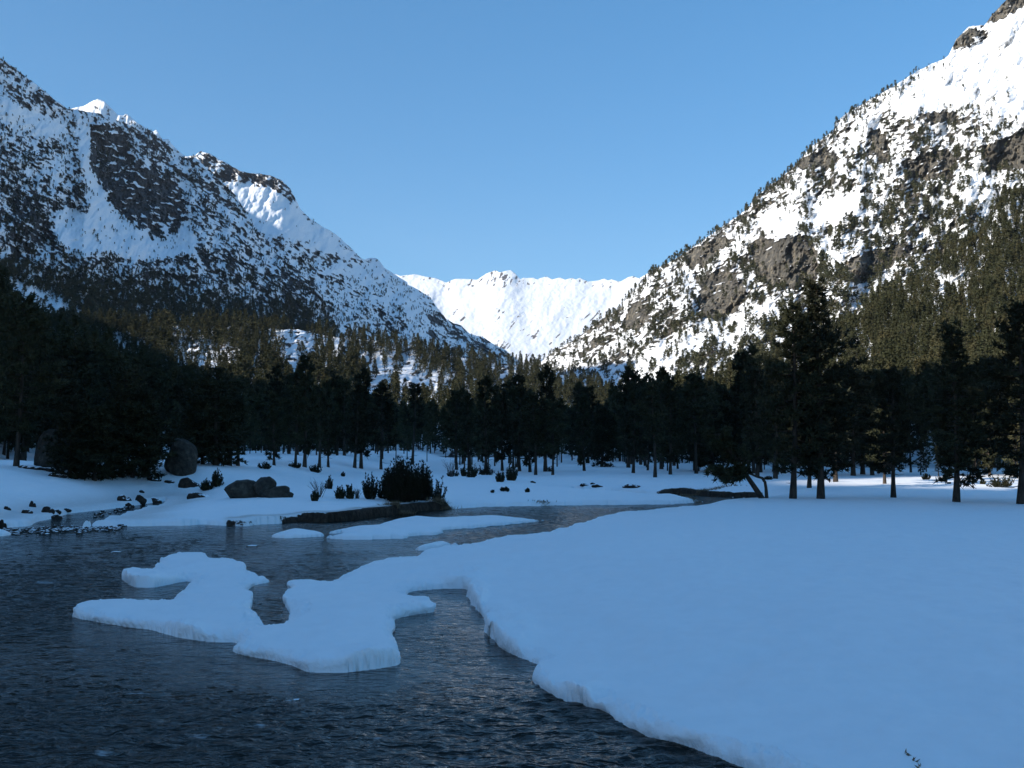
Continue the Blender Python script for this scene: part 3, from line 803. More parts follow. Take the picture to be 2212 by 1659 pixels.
def gen_pine(seed, h=12.0, R=2.3, base=0.22, r0=0.24, limbs=62, tuft_step=0.28, nper=9, L=0.36, w=0.06, seg=8, lean=0.0, pointy=0.7, limb_tubes=True, dead_low=3):
    rng = np.random.default_rng(seed)
    tp = trunk_path(h, rng, lean)
    tz = tp[:, 2] / h
    rad = r0 * (1 - tz) ** 0.8 + 0.03; rad[0] *= 1.35
    A = Acc(); V, Fc = tube(np.vstack([[tp[0][0], tp[0][1], -0.5], tp]), np.concatenate([[rad[0] * 1.1], rad]), seg); A.add(V, Fc)
    at = lambda f: np.array([np.interp(f, tz, tp[:, k]) for k in range(3)])
    C = []; D = []
    lobe = rng.uniform(0.55, 1.25, 14); lobe2 = rng.uniform(0, 6.28, 3)
    for i in range(limbs):
        f = base + (0.985 - base) * ((i + rng.uniform(0, 1)) / limbs) ** 0.9
        az = i * 2.4 + rng.uniform(-0.5, 0.5)
        g = (f - base) / (1 - base)
        prof = (1 - g) ** pointy * (0.45 + 0.55 * sstep(-0.05, 0.25, g))
        ln = R * prof * lobe[int(g * 13.99)] * (1 + 0.3 * math.sin(az + lobe2[0]) + 0.15 * math.sin(2 * az + lobe2[1])) * rng.uniform(0.6, 1.15) + 0.25
        elev = -0.12 + 0.55 * g + rng.uniform(-0.2, 0.2)
        d = np.array([math.cos(az) * math.cos(elev), math.sin(az) * math.cos(elev), math.sin(elev)])
        p0 = at(f)
        k = 5
        tt = np.linspace(0, 1, k)[:, None]
        path = p0 + d * ln * tt + np.array([0, 0, 1.0]) * (0.14 * ln * (tt ** 2)) - np.array([0, 0, 1.0]) * 0.10 * ln * tt
        if limb_tubes:
            V, Fc = tube(path, np.linspace(0.028 + 0.02 * (1 - g), 0.008, k) * (h / 12), 4); A.add(V, Fc)
        m = max(2, int(ln / tuft_step))
        for j in range(m):
            s = 0.3 + 0.7 * (j + rng.uniform(0, 1)) / m
            c = p0 + d * ln * s + np.array([0, 0, 1.0]) * (0.14 * ln * s * s - 0.1 * ln * s)
            side = np.cross(d, [0, 0, 1.0]); 
            for q in range(3 if s > 0.35 else 2):
                off = side * rng.normal() * 0.30 * ln * 0.5 * (1.15 - 0.5 * s) + np.array([0, 0, 1.0]) * rng.normal() * 0.12 + d * rng.normal() * 0.1
                C.append(c + off); D.append(d * 0.6 + np.array([0, 0, 0.5]))
    for i in range(dead_low):
        f = rng.uniform(0.08, base + 0.1); az = rng.uniform(0, 6.28)
        d = np.array([math.cos(az), math.sin(az), -0.15]); p0 = at(f)
        ln = rng.uniform(0.5, 1.5)
        V, Fc = tube(np.array([p0, p0 + d * ln * 0.5 + [0, 0, -0.05], p0 + d * ln + [0, 0, 0.1]]), [0.03, 0.02, 0.006], 4); A.add(V, Fc)
    C.append(at(0.99)); D.append(np.array([0, 0, 1.0]))
    Vn, Fn = blades(np.array(C), np.array(D), L, w, nper, rng)
    Vt, Ft = A.get()
    return (Vt, Ft), (Vn, Fn)

def pine_meshes(seed, **kw):
    (Vt, Ft), (Vn, Fn) = gen_pine(seed, **kw)
    return mesh_np('trunk', Vt, Ft, [M_bark], True), mesh_np('crown', Vn, Fn, [M_needle], False)

def add_tree(meshes, loc, rz=0.0, s=1.0, label='', group=None, name='pine_tree', cat='tree'):
    e = bpy.data.objects.new(name, None); COL.objects.link(e)
    e.location = loc; e.rotation_euler = (0, 0, rz); e.scale = (s, s, s) if np.isscalar(s) else s
    tag(e, label, cat, group)
    link('trunk', meshes[0], e); link('crown', meshes[1], e)
    return e

def ground_hit(px, py):
    """first point where the line of sight meets the ground"""
    px = np.asarray(px, float); py = np.asarray(py, float)
    D = np.concatenate([np.arange(5, 60, 0.5), np.arange(60, 120, 0.6), np.arange(120, 300, 2.0)])
    a, b, c = ray(px, py)
    X = (a / b)[:, None] * D; Y = np.broadcast_to(D, X.shape); Z = CAMZ + (c / b)[:, None] * D
    g = ground(X.ravel(), Y.ravel())[0].reshape(X.shape)
    hit = Z <= g
    i = np.where(hit.any(1), hit.argmax(1), len(D) - 1)
    i = np.maximum(i, 1); n = np.arange(len(px))
    d0 = (Z - g)[n, i - 1]; d1 = (Z - g)[n, i]
    f = np.clip(d0 / np.maximum(d0 - d1, 1e-6), 0, 1)
    d = D[i - 1] + (D[i] - D[i - 1]) * f
    P = np.stack([a / b * d, d, np.zeros(len(px))], 1)
    P[:, 2] = ground(P[:, 0], P[:, 1])[0]
    return P

rng = np.random.default_rng(12)
HP = [pine_meshes(100 + i, h=12.0, R=r, base=b, r0=0.15, limbs=l, lean=0, pointy=p) for i, (r, b, l, p) in enumerate(((2.7, .13, 84, .62), (2.5, .12, 88, .66), (2.7, .20, 74, .55)))]
MP = [pine_meshes(200 + i, h=12.0, R=r, base=b, r0=0.16, limbs=lb, dead_low=8, tuft_step=0.5, nper=6, L=0.62, w=0.13, seg=6, pointy=p)
      for i, (r, b, p, lb) in enumerate(((2.5, .12, .6, 52), (2.3, .2, .5, 44), (2.9, .28, .4, 40), (1.8, .08, .75, 46), (2.4, .38, .45, 34), (1.5, .18, .8, 30), (2.2, .3, .6, 26), (2.8, .1, .55, 60), (1.7, .45, .5, 24)))]

BPN = [pine_meshes(260 + i, h=8.0, R=r, base=0.03, r0=0.12, limbs=80, tuft_step=0.3, nper=8, L=0.36, w=0.065, pointy=.55) for i, r in enumerate((2.3, 2.7))]
# hand-placed pines: px, py(base), top y, kind, mesh, label
hand = [
 (1713,1077,655,'H',0,'tall bushy dark pine with flared trunk foot, left of the pair on the bank'),
 (1773,1077,604,'H',1,'tallest dark pine with broad crown, right trunk of the pair on the snow bank'),
 (1748,1054,820,'H',2,'pine with pale thick trunk standing between and behind the tall pair'),
 (1930,1075,800,'H',2,'solitary pine with straight trunk and thin dead top on the snow bank'),
 (2066,1084,700,'H',1,'pine with slim slightly leaning trunk beside the sunlit snow streaks'),
 (2206,1088,655,'H',0,'big brownish pine with thick trunk at the right edge of the snow bank'),
 (35,1007,640,'H',2,'bare lower-trunked big pine standing on the left snow mound'),
 (204,1038,880,'B',1,'bushy low pine with crooked trunk on the crest of the left snow mound'),
 (262,1030,800,'B',0,'dense dark pine beside the big round rock on the left mound'),
 (150,1030,860,'B',1,'dark spreading pine on the left mound behind the strip of stones'),
 (310,1030,850,'B',0,'dark pine tight against the left side of the big round rock'),
 (176,1034,900,'B',0,'low bushy pine between the spreading pine and the crooked one on the mound'),
 (232,1034,880,'B',1,'dark bushy pine between the crooked pine and the dense one on the left mound'),
 (286,1031,870,'B',1,'dark bushy pine between the dense pine and the one against the round rock'),
 (120,1008,800,'B',0,'dark pine in front of the big shadowed snow-topped rock'),
 (438,1003,850,'B',0,'dark pine with boughs down to the snow just right of the round rock'),
 (466,1005,800,'B',1,'dark pine with low boughs, second one right of the round rock'),
 (496,1006,840,'B',0,'dark low-boughed pine beside the long grey trunk'),
 (1540,1020,880,'B',1,'dark low-boughed pine directly behind the foliage of the leaning tree'),
 (1300,1008,880,'B',0,'dark low-boughed pine at the left end of the stand behind the stream bend'),
 (1805,1041,800,'M',4,'forked pale-trunked pine behind the gap between the bank pines'),
 (1911,1045,880,'M',2,'small pine with short dark trunk just behind the solitary dead-topped pine'),
 (1989,1026,949,'M',3,'small open-branched young pine in front of the bright snow hillock'),
 (2028,1029,965,'M',5,'second small young pine right of the snow hillock'),
 (1636,1030,800,'M',0,'slim pine just behind the leaning tree by the dark stream bank'),
 (1675,1034,790,'M',1,'slender pine with a low shrub at its foot near the leaning tree'),
 (1504,1023,810,'M',2,'thick-trunked pine at the front of the dark stand behind the stream bend'),
 (1415,1031,830,'M',4,'front pine of a close trunk pair beyond the stream bend'),
 (1448,1025,815,'M',0,'broad pine between the trunk pair and the thick-trunked pine'),
 (1368,1022,850,'M',1,'pine with short leaning trunk at the left end of the dark right stand'),
 (1262,1017,855,'M',3,'slim twin-trunked pine alone in the gap of the forest edge'),
 (1194,1026,870,'M',2,'pine at the right front corner of the centre stand'),
 (1178,1019,795,'M',0,'tall wide pine with the thickest trunk of the centre stand'),
 (1157,1026,850,'M',4,'pine with crooked forked stem at the front of the centre stand'),
 (1122,1018,840,'M',5,'narrow pine in the centre stand behind the two dark bushes'),
 (1050,1022,815,'M',1,'dark full pine in the centre stand above the sprawling undergrowth'),
 (1014,1018,850,'M',5,'pine with a pale dead-looking trunk above the round dark bush'),
 (986,1015,845,'M',2,'pine with a curved lone trunk left of the centre stand'),
 (780,1012,800,'M',0,'wide pine with a stout dark trunk above the bare bush'),
 (766,1011,830,'M',5,'pine with slanting thin trunk beside the stout-trunked one'),
 (823,1014,835,'M',2,'pine with forked trunk behind the upright dark shrub'),
 (709,1009,870,'M',1,'small-crowned pine with bowed trunk standing apart on the snow'),
 (690,1010,835,'M',4,'pine with slanted trunk and juniper at its foot'),
 (658,1009,770,'M',0,'tall pointed pine rising highest in the left centre stand'),
 (638,1009,840,'M',2,'pine with broad double trunk in the left centre stand'),
 (592,1005,850,'M',3,'slim pine in the left centre stand behind the low juniper clump'),
 (514,1006,820,'M',4,'pine with long grey trunk behind the brown boulder'),
 (1145,1020,845,'M',3,'straight slim pine between the crooked and thick trunks of the centre stand'),
 (1085,1017,850,'M',0,'pine right behind the pair of upright dark bushes'),
]
hp = np.array([(a[0], a[1]) for a in hand], float)
HPt = ground_hit(hp[:, 0], hp[:, 1])
occ = []
for (px, py, ty, kd, k, lab), P in zip(hand, HPt):
    hgt = (py - ty) / F * P[1] * 1.0
    ms = (HP if kd == 'H' else BPN if kd == 'B' else MP)[k]
    s = hgt / (8.0 if kd == 'B' else 12.0)
    rr = 1.3 if kd == 'B' else rng.uniform(0.95, 1.2) if s > 0.8 else 1.15
    add_tree(ms, tuple(P), rng.uniform(0, 6.28), (s * rr, s * rr, s), lab, None)
    occ.append(P)

# the many other trees: candidate list  (pos, height, kind)
cand = []   # x y z h
def add_cand(P, h): 
    for p, q in zip(P, h): cand.append((p[0], p[1], p[2], q))

# forest standing on the flat behind the snow field
def plain_forest():
    out = []
    # front line of trunks: y of nearest allowed base along x
    fx = [-100, 100, 300, 430, 520, 700, 860, 940, 960, 1000, 1210, 1225, 1330, 1345, 1500, 1640, 1850, 1950, 2060, 2250]
    fy = [1000, 1000, 1002, 1004, 1004, 1008, 1008, 1008, 1002, 1014, 1014, 1000, 1004, 1018, 1018, 1026, 1030, 1022, 1022, 1040]
    tries = 0
    while len(out) < 330 and tries < 20000:
        tries += 1
        x = rng.uniform(-80, 2290)
        y = rng.uniform(984, 1040)
        lim = np.interp(x, fx, fy)
        if y > lim or y < 985: continue
        if 925 < x < 962 and y > 990: continue
        if 1215 < x < 1235: continue
        if 1950 < x < 2045 and rng.uniform() < 0.8: continue
        if x < 380: continue
        P = at_z(np.array([x]), np.array([y]), np.array([0.8]))[0]
        if any((P[0] - q[0]) ** 2 + (P[1] - q[1]) ** 2 < 2.2 ** 2 for q in out) : continue
        if any((P[0] - q[0]) ** 2 + (P[1] - q[1]) ** 2 < 1.8 ** 2 for q in occ) : continue
        out.append(P)
    out = np.array(out)
    out[:, 2] = ground(out[:, 0], out[:, 1])[0] - 0.05
    return out
pf = plain_forest()
pfh = 7 + 8 * rng.uniform(0, 1, len(pf)) ** 1.3
pfh = np.where(pf[:, 0] > 0.25 * pf[:, 1], pfh * 0.78, pfh)
add_cand(pf, pfh)

def scatter(sheet, x0, x1, y0, y1, n, dens, hfun, rmin_px=0):
    px = rng.uniform(x0, x1, n); py = rng.uniform(y0, y1, n)
    P, ok, t, rk = sheet.sample(px, py)
    pr = dens(px, py, t, rk)
    keep = ok & (rng.uniform(0, 1, n) < pr)
    P = P[keep]; 
    return P, hfun(px[keep], py[keep], len(P))

P, h = scatter(LS, -120, 440, 560, 1000, 900, lambda x, y, t, r: 0.75 + 0 * x, lambda x, y, n: rng.uniform(8, 13, n)); add_cand(P, h)
def d_rs(x, y, t, r):
    hole = softpoly(x, y, [(1950, 1030), (1956, 965), (1990, 950), (2036, 965), (2045, 1030)], 4, 2, 5)
    hole2 = softpoly(x, y, [(1870, 960), (1885, 920), (1905, 910), (1930, 905), (1920, 950)], 6, 4, 6)
    open_ = sstep(0.1, 0.45, fbm(x / 50, y / 40, 3, 77))
    return (1 - hole) * (1 - 0.7 * hole2) * (1 - 0.45 * open_)
P, h = scatter(RS, 1180, 2300, 380, 1020, 5600, d_rs, lambda x, y, n: rng.uniform(7, 12.5, n)); add_cand(P, h)
def d_mh(x, y, t, r):
    return np.clip(1.0 - 0.95 * np.maximum(np.maximum(0.95 * msn(x, y), 0.8 * msn(x, y - 22)), 0.3 * msn(x, y - 42)), 0, 1) * (0.45 + 0.55 * sstep(-0.25, 0.1, fbm(x / 60, y / 30, 3, 88))) * (0.5 + 0.5 * sstep(0.2, 0.8, t))
P, h = scatter(MH, -60, 1420, 690, 985, 12000, d_mh, lambda x, y, n: rng.uniform(8, 15, n)); add_cand(P, h)

cand = np.array(cand)
hpx = cand[:, 3] * F / cand[:, 1]
order = np.argsort(-hpx)
NIND = 300 - len(hand)
ind = order[:NIND]; bulk = order[NIND:]

def where_label(p):
    px, py = project(np.array(p[:3]))
    if px < 440: return 'dark pine in the dense shaded wood behind the left snow mound', 'pines of the shaded left wood'
    if px < 960: return 'dark pine in the shaded stand between the round rock and the centre gap', 'pines of the left centre stand'
    if px < 1225: return 'dark pine in the shaded centre stand behind the low bushes', 'pines of the centre stand'
    if px < 1650: return 'dark pine in the shaded stand behind the stream bend', 'pines of the stand behind the stream bend'
    return 'dark pine in the shaded wood behind the tall bank pines', 'pines of the shaded right wood'
for k in ind:
    p = cand[k]
    lab, grp = where_label(p)
    s = p[3] / 12.0; wv = s * rng.uniform(0.75, 1.3)
    add_tree(MP[rng.integers(len(MP))], (p[0], p[1], p[2]), rng.uniform(0, 6.28), (wv, wv, s), lab, grp)

# merged woods ------------------------------------------------------
def proto_low(seed, nt, L, w, trunk=True, R=1.9, b0=(0.12, 0.28)):
    """12 m pine of about nt triangles"""
    r = np.random.default_rng(seed)
    g = r.uniform(0, 1, nt) ** 0.85
    az = r.uniform(0, 6.28, nt)
    lob = 1 + 0.35 * np.sin(az + r.uniform(0, 6)) * np.sin(g * 9 + r.uniform(0, 6)) + 0.25 * np.sin(g * 23 + r.uniform(0, 6))
    rad = R * ((1 - g) ** 0.75) * (0.5 + 0.5 * sstep(0, 0.2, g)) * lob * r.uniform(0.35, 1.0, nt) ** 0.6
    base = r.uniform(*b0)
    z = 12 * (base + (0.95 - base) * g)
    C = np.stack([rad * np.cos(az), rad * np.sin(az), z], 1)
    D = np.stack([np.cos(az), np.sin(az), 0.3 + 0 * az], 1)
    V, Fc = blades(C, D, L, w, 1, r, 0.5)
    n = len(V)
    mi = np.zeros(len(Fc), int)
    if trunk:
        a = np.array([[0.18, 0, -0.6], [-0.09, 0.16, -0.6], [-0.09, -0.16, -0.6], [0.05, 0, 11.5]])
        V = np.vstack([V, a]); Fc = np.vstack([Fc, [[n, n + 1, n + 3], [n + 1, n + 2, n + 3], [n + 2, n, n + 3]]])
        mi = np.concatenate([mi, [1, 1, 1]])
    return V, Fc, mi

def merge(name, pts, hs, protos, label, group=None, cat='wood', wr=(0.9, 1.25)):
    Vs = []; Fs = []; Ms = []; off = 0
    which = rng.integers(len(protos), size=len(pts))
    for i, (V, Fc, mi) in enumerate(protos):
        sel = np.where(which == i)[0]
        if not len(sel): continue
        n = len(sel); a = rng.uniform(0, 6.28, n); s = hs[sel] / 12.0; wv = s * rng.uniform(*wr, n)
        ca, sa = np.cos(a) * wv, np.sin(a) * wv
        X = V[None, :, 0] * ca[:, None] - V[None, :, 1] * sa[:, None] + pts[sel, 0:1]
        Y = V[None, :, 0] * sa[:, None] + V[None, :, 1] * ca[:, None] + pts[sel, 1:2]
        Z = V[None, :, 2] * s[:, None] + pts[sel, 2:3] - 0.2
        Vs.append(np.stack([X, Y, Z], -1).reshape(-1, 3))
        Fs.append((Fc[None] + (np.arange(n) * len(V))[:, None, None] + off).reshape(-1, 3))
        Ms.append(np.tile(mi, n))
        off += n * len(V)
    me = mesh_np(name, np.concatenate(Vs), np.concatenate(Fs), [M_needle2, M_bark], False, None, np.concatenate(Ms))
    o = link(name, me)
    tag(o, label, cat, group, 'stuff')
    return o

bp = cand[bulk]
dist = bp[:, 1]
near_p = [proto_low(10 + i, n_, 0.85, 0.2, True, R_, (b_, b_ + .05)) for i, (n_, R_, b_) in enumerate(((420, 1.9, .1), (300, 1.4, .2), (380, 2.1, .3), (200, 1.2, .35), (460, 1.6, .05), (260, 1.7, .4), (340, 1.3, .15), (150, 1.5, .25), (400, 2.3, .2), (300, 1.0, .1)))]
merge('forest', bp[:, :3], bp[:, 3], near_p, 'mass of pines covering the hill and lower slopes of the valley')

# mountain-side woods
far_p = [proto_low(40 + i, 50, 2.3, 0.75, True, R_) for i, R_ in enumerate((2.2, 1.5, 1.8, 2.5, 1.3, 2.0, 1.6, 2.8))]
mt = []
def add_mt(P, h): mt.append(np.concatenate([P, h[:, None]], 1))
def d_rm(x, y, t, r):
    n = fbm(x / 28, y / 20, 4, 61, 0.6)
    cl = 0
    for p in RC: cl = np.maximum(cl, softpoly(x, y, p, 4, 6, 3))
    sn = 0
    for p in RSN[:3]: sn = np.maximum(sn, softpoly(x, y, p, 4, 6, 3))
    hi = sstep(120, 420, y)
    crest = sstep(0.95, 0.995, t) * 0.5 * sstep(100, 240, y)
    return np.clip((0.06 + 0.85 * sstep(0.0, 0.35, n + 0.3 * (r - 0.35))) * (0.25 + 0.75 * hi) * (1 - 0.92 * cl) * (1 - 0.93 * sn) + crest, 0, 1)
P, h = scatter(RM, 1150, 2260, 0, 900, 66000, d_rm, lambda x, y, n: rng.uniform(3.5, 11.5, n) * (0.8 + 0.3 * sstep(250, 550, y))); add_mt(P, h)
def band_left(x, y):
    return sstep(520, 640, y - 0.12 * x)
def d_lf(x, y, t, r):
    n = fbm(*rot(x, y, 35, 45, 20), 4, 62, 0.6)
    sn = 0
    for p in LSNOW: sn = np.maximum(sn, softpoly(x, y, p, 5, 8, 3))
    cl = np.maximum(softpoly(x, y, LCL[0], 4, 6, 3), 0)
    return np.clip((0.10 + 0.9 * sstep(-0.05, 0.35, n)) * (1 - 0.82 * sn) * (1 - 0.9 * cl) * (0.5 + 0.5 * sstep(200, 330, y)) + 0.6 * band_left(x, y) * (1 - 0.9 * sn), 0, 1)
P, h = scatter(LF, -40, 740, 110, 900, 44000, d_lf, lambda x, y, n: rng.uniform(3, 7.5, n) * (1 + 0.9 * band_left(x, y))); add_mt(P, h)
def d_lr(x, y, t, r):
    n = fbm(*rot(x, y, 38, 60, 14), 4, 63, 0.6)
    bowl = softpoly(x, y, [(455,385),(500,396),(560,404),(600,420),(640,456),(700,500),(760,550),(800,600),(740,600),(640,540),(580,520),(520,450)], 8, 8, 8)
    return np.clip((0.05 + 0.8 * sstep(0.0, 0.35, n)) * (1 - 0.95 * bowl) * sstep(380, 520, y) + 0.5 * sstep(600, 720, y - 0.0 * x) * sstep(-0.2, 0.1, n), 0, 1)
P, h = scatter(LR, 440, 1120, 380, 900, 24000, d_lr, lambda x, y, n: rng.uniform(4, 9, n)); add_mt(P, h)
mt = np.concatenate(mt)
merge('mountain_forest', mt[:, :3], mt[:, 3], far_p, 'scattered dwarf pines dotting the snowy mountain sides')

# ------------------------------------------------------------------ leaning tree
def leaning_tree():
    B = ground_hit(np.array([1649.0]), np.array([1076.0]))[0]
    Y = B[1]; k = Y / F
    def off(x, y, dy=0.0): return np.array([(x - 1649) * k, dy, (1076 - y) * k])
    A = Acc()
    p = np.array([off(1652, 1090), off(1645, 1075), off(1630, 1052), off(1613, 1027), off(1592, 990, .3), off(1575, 962, .5), off(1558, 938, .7)])
    V, Fc = tube(p, [0.2, .17, .15, .13, .10, .08, .05], 8); A.add(V, Fc)
    q = np.array([off(1657, 1088), off(1656, 1073), off(1655, 1055), off(1653, 1042), off(1647, 1033), off(1636, 1030), off(1622, 1024), off(1600, 1020, -.3)])
    V, Fc = tube(q, [.13, .11, .09, .085, .08, .07, .06, .04], 8); A.add(V, Fc)
    r = np.random.default_rng(5)
    C = []; D = []
    for i in range(34):
        x = r.uniform(1530, 1615); yy = 1018 + 12 * math.sin((x - 1530) / 25) + r.normal() * 7
        d = off(x, yy, r.normal() * 0.6)
        st = off(1605 + r.uniform(-8, 8), 1018 + r.uniform(-6, 6), -.1)
        V, Fc = tube(np.array([st, (st + d) / 2 + [0, 0, .1], d]), [.03, .02, .008], 4); A.add(V, Fc)
        for s in np.linspace(0.3, 1, 9):
            C.append(st + (d - st) * s + r.normal(size=3) * 0.16); D.append((d - st) / (np.linalg.norm(d - st) + .01) + [0, 0, .4])
    for i in range(40):
        s = r.uniform(0.3, 1.0); base_ = p[3] + (p[6] - p[3]) * s
        az = r.uniform(0, 6.28); ln = r.uniform(0.5, 1.5) * (1.2 - 0.5 * s)
        d = np.array([math.cos(az), math.sin(az), 0.25])
        V, Fc = tube(np.array([base_, base_ + d * ln]), [.02, .006], 4); A.add(V, Fc)
        for j in range(6):
            C.append(base_ + d * ln * r.uniform(.3, 1) + r.normal(size=3) * .12); D.append(d)
    Vn, Fn = blades(np.array(C), np.array(D), 0.34, 0.06, 10, r)
    e = bpy.data.objects.new('leaning_pine', None); COL.objects.link(e); e.location = B
    tag(e, 'pine leaning left over the dark stream bank with a second bent stem', 'tree')
    Vt, Ft = A.get()
    link('trunk', mesh_np('trunk', Vt, Ft, [M_bark]), e)
    link('crown', mesh_np('crown', Vn, Fn, [M_needle], False), e)
leaning_tree()

# ------------------------------------------------------------------ shrubs
def bush_meshes(seed, w, h, n=60, spread=0.8, L=0.16, wd=0.03):
    r = np.random.default_rng(seed); A = Acc(); C = []; D = []
    for i in range(n):
        az = r.uniform(0, 6.28); rr = (r.uniform(0, 1) ** 0.6) * w / 2
        tip = np.array([math.cos(az) * rr, math.sin(az) * rr, h * r.uniform(0.25, 1.0) * (1 - 0.45 * (rr / (w / 2 + 1e-6)) ** 2)])
        st = np.array([tip[0] * 0.25, tip[1] * 0.25, -0.1])
        mid = st * 0.45 + tip * 0.55 + np.array([tip[0], tip[1], 0]) * 0.15 - [0, 0, 0.1 * h]
        V, Fc = tube(np.array([st, mid, tip]), [0.02, 0.014, 0.005], 4); A.add(V, Fc)
        for s in np.linspace(0.35, 1, 8):
            c = (1 - s) ** 2 * st + 2 * s * (1 - s) * mid + s * s * tip
            C.append(c + r.normal(size=3) * 0.05 * w / 2); D.append((tip - mid) / (np.linalg.norm(tip - mid) + .01) + [0, 0, 0.6])
    Vn, Fn = blades(np.array(C), np.array(D), L, wd, 9, r, spread)
    Vt, Ft = A.get()
    return mesh_np('stem', Vt, Ft, [M_bark]), mesh_np('foliage', Vn, Fn, [M_needle], False)

def add_bush(ms, loc, label, group=None, s=1.0, rz=0.0, name='pine_shrub'):
    e = bpy.data.objects.new(name, None); COL.objects.link(e); e.location = loc; e.scale = s if isinstance(s, tuple) else (s, s, s); e.rotation_euler = (0, 0, rz)
    tag(e, label, 'shrub', group)
    link('stem', ms[0], e); link('foliage', ms[1], e)

bushes = [ # px, py base, width px, height px, label, detail
 (868,1082,86,96,'largest round dark pine shrub on the undercut earth bank',420),
 (908,1080,56,84,'tall dark shrub merging with the largest one on its right side',200),
 (944,1082,44,64,'open sprawling young pine shrub at the right tip of the earth bank',26),
 (799,1078,36,64,'upright ragged dark shrub standing left of the largest shrub',60),
 (832,1076,34,52,'low dark shrub between the ragged upright shrub and the largest one',60),
 (680,1082,20,22,'small low shrub at the foot of the bare grey bush',26),
 (712,1056,19,30,'small reddish-dark pine sapling tuft behind the bare bush',26),
 (734,1077,24,28,'small shrub left of its twin on the snow bank behind the earth bank',30),
 (756,1077,26,33,'bushier small shrub right of its twin on the snow bank',34),
 (468,1050,28,38,'young cone-shaped pine beside the brown boulder',50),
 (445,1058,30,24,'dense dark shrub among the rocks left of the brown boulder',50),
 (1001,1029,14,22,'narrow dark shrub touching the round bush before the centre stand',30),
 (1019,1031,30,30,'round dark bush in front of the pale-trunked pine',60),
 (1081,1041,24,25,'left low dark bush of the pair before the centre stand',50),
 (1105,1038,27,36,'right taller egg-shaped bush of the pair before the centre stand',70),
 (978,1029,28,15,'low thin shrub left of the narrow dark shrub',24),
 (1050,1026,38,26,'loose sprawling shrub between the round bush and the bush pair',40),
 (572,1012,30,14,'low juniper clump at the far left edge trunks',30),
 (638,1010,30,12,'low juniper clump around the broad double trunk',30),
 (681,1020,30,18,'low dark juniper clump nearest to us at the left centre stand',36),
 (741,1029,9,12,'tiny dark stub-like shrub alone on the open snow',14),
 (1660,1036,18,8,'low flat shrub at the foot of the slender pine',20),
 (2001,1036,18,14,'low shrub beneath the snow hillock',24),
 (2101,1043,22,14,'sunlit yellowish low shrub at the edge of the lit snow',24),
 (2123,1046,13,10,'smaller sunlit shrub right of the yellowish one',16),
 (1094,1061,26,9,'small dark tuft poking from the open snow before the bush pair',18),
 (1138,1063,12,8,'small dark tuft in the open snow right of the wider tuft',14),
 (1064,1064,8,5,'tiny sprig in the open snow left of the wider tuft',8),
 (160,1034,26,18,'scrubby little shrub at the strip of stones on the left mound',24),
 (1185,1019,24,14,'low shrub at the foot of the thickest trunk of the centre stand',24),
 (2160,1052,60,24,'drooping low shrub left of the big right edge trunk',50),
]
bpx = np.array([(b[0], b[1]) for b in bushes], float)
BP = ground_hit(bpx[:, 0], bpx[:, 1])
for i, (b, P) in enumerate(zip(bushes, BP)):
    k = P[1] / F
    w, h = b[2] * k, b[3] * k
    big = b[5] > 55
    add_bush(bush_meshes(300 + i, w, h, b[5], 0.8, max(0.12, 0.09 + 0.025 * h), 0.028), tuple(P), b[4])

def bare_bush(px, py, wpx, hpx_, seed, label):
    P = ground_hit(np.array([float(px)]), np.array([float(py)]))[0]; k = P[1] / F
    r = np.random.default_rng(seed); A = Acc()
    for i in range(26):
        az = r.uniform(0, 6.28); rr = r.uniform(0.2, 1) * wpx * k / 2; h = hpx_ * k * r.uniform(0.6, 1)
        tip = np.array([math.cos(az) * rr, math.sin(az) * rr * .6, h]); st = np.array([r.normal() * .05, r.normal() * .05, -.05])
        mid = st * .5 + tip * .5 + [0, 0, .15 * h]
        V, Fc = tube(np.array([st, mid, tip]), [.014, .01, .004], 4); A.add(V, Fc)
        for j in range(3):
            s = r.uniform(.4, .9); c = st + (tip - st) * s + [0, 0, .1 * h]
            V, Fc = tube(np.array([c, c + r.normal(size=3) * .12 * h + [0, 0, .15 * h]]), [.007, .003], 3); A.add(V, Fc)
    V, Fc = A.get()
    o = link('bare_bush', mesh_np('bare_bush', V, Fc, [M_twig]), loc=tuple(P)); tag(o, label, 'bush')
# tubes with 3 and 4 sides are both quads, so they merge
bare_bush(690, 1074, 58, 40, 1, 'bare leafless grey bush on the snow left of the small shrubs')
bare_bush(772, 1077, 22, 22, 2, 'small bare twiggy bush right of the small shrub pair')
bare_bush(975, 1030, 60, 40, 3, 'bare arching branches left of the centre stand')

# ------------------------------------------------------------------ rocks
import bmesh
def rock_mesh(seed, lumps, sub=4, mat=M_rock, name='boulder'):
    """lumps: list of (cx,cy,cz,rx,ry,rz)"""
    A = Acc(); r = np.random.default_rng(seed)
    bm = bmesh.new(); bmesh.ops.create_icosphere(bm, subdivisions=sub, radius=1)
    base = np.array([v.co[:] for v in bm.verts]); fc = np.array([[v.index for v in f.verts] for f in bm.faces]); bm.free()
    pl = r.normal(size=(11, 3)); pl /= np.linalg.norm(pl, axis=1, keepdims=True); off = r.uniform(0.62, 0.92, 11)
    for i, (cx, cy, cz, rx, ry, rz) in enumerate(lumps):
        V = base.copy()
        for n_, d_ in zip(np.roll(pl, i, 0), off):
            t = V @ n_ - d_
            V = V - np.maximum(t, 0)[:, None] * n_ * 0.85
        V = V * (1 + 0.10 * fbm(base[:, 0] * 2.5 + base[:, 2] * 1.3 + seed, base[:, 1] * 2.5 + i, 4, seed)[:, None])
        A.add(V * [rx, ry, rz] + [cx, cy, cz], fc)
    V, Fc = A.get()
    return mesh_np(name, V, Fc, [mat], True)

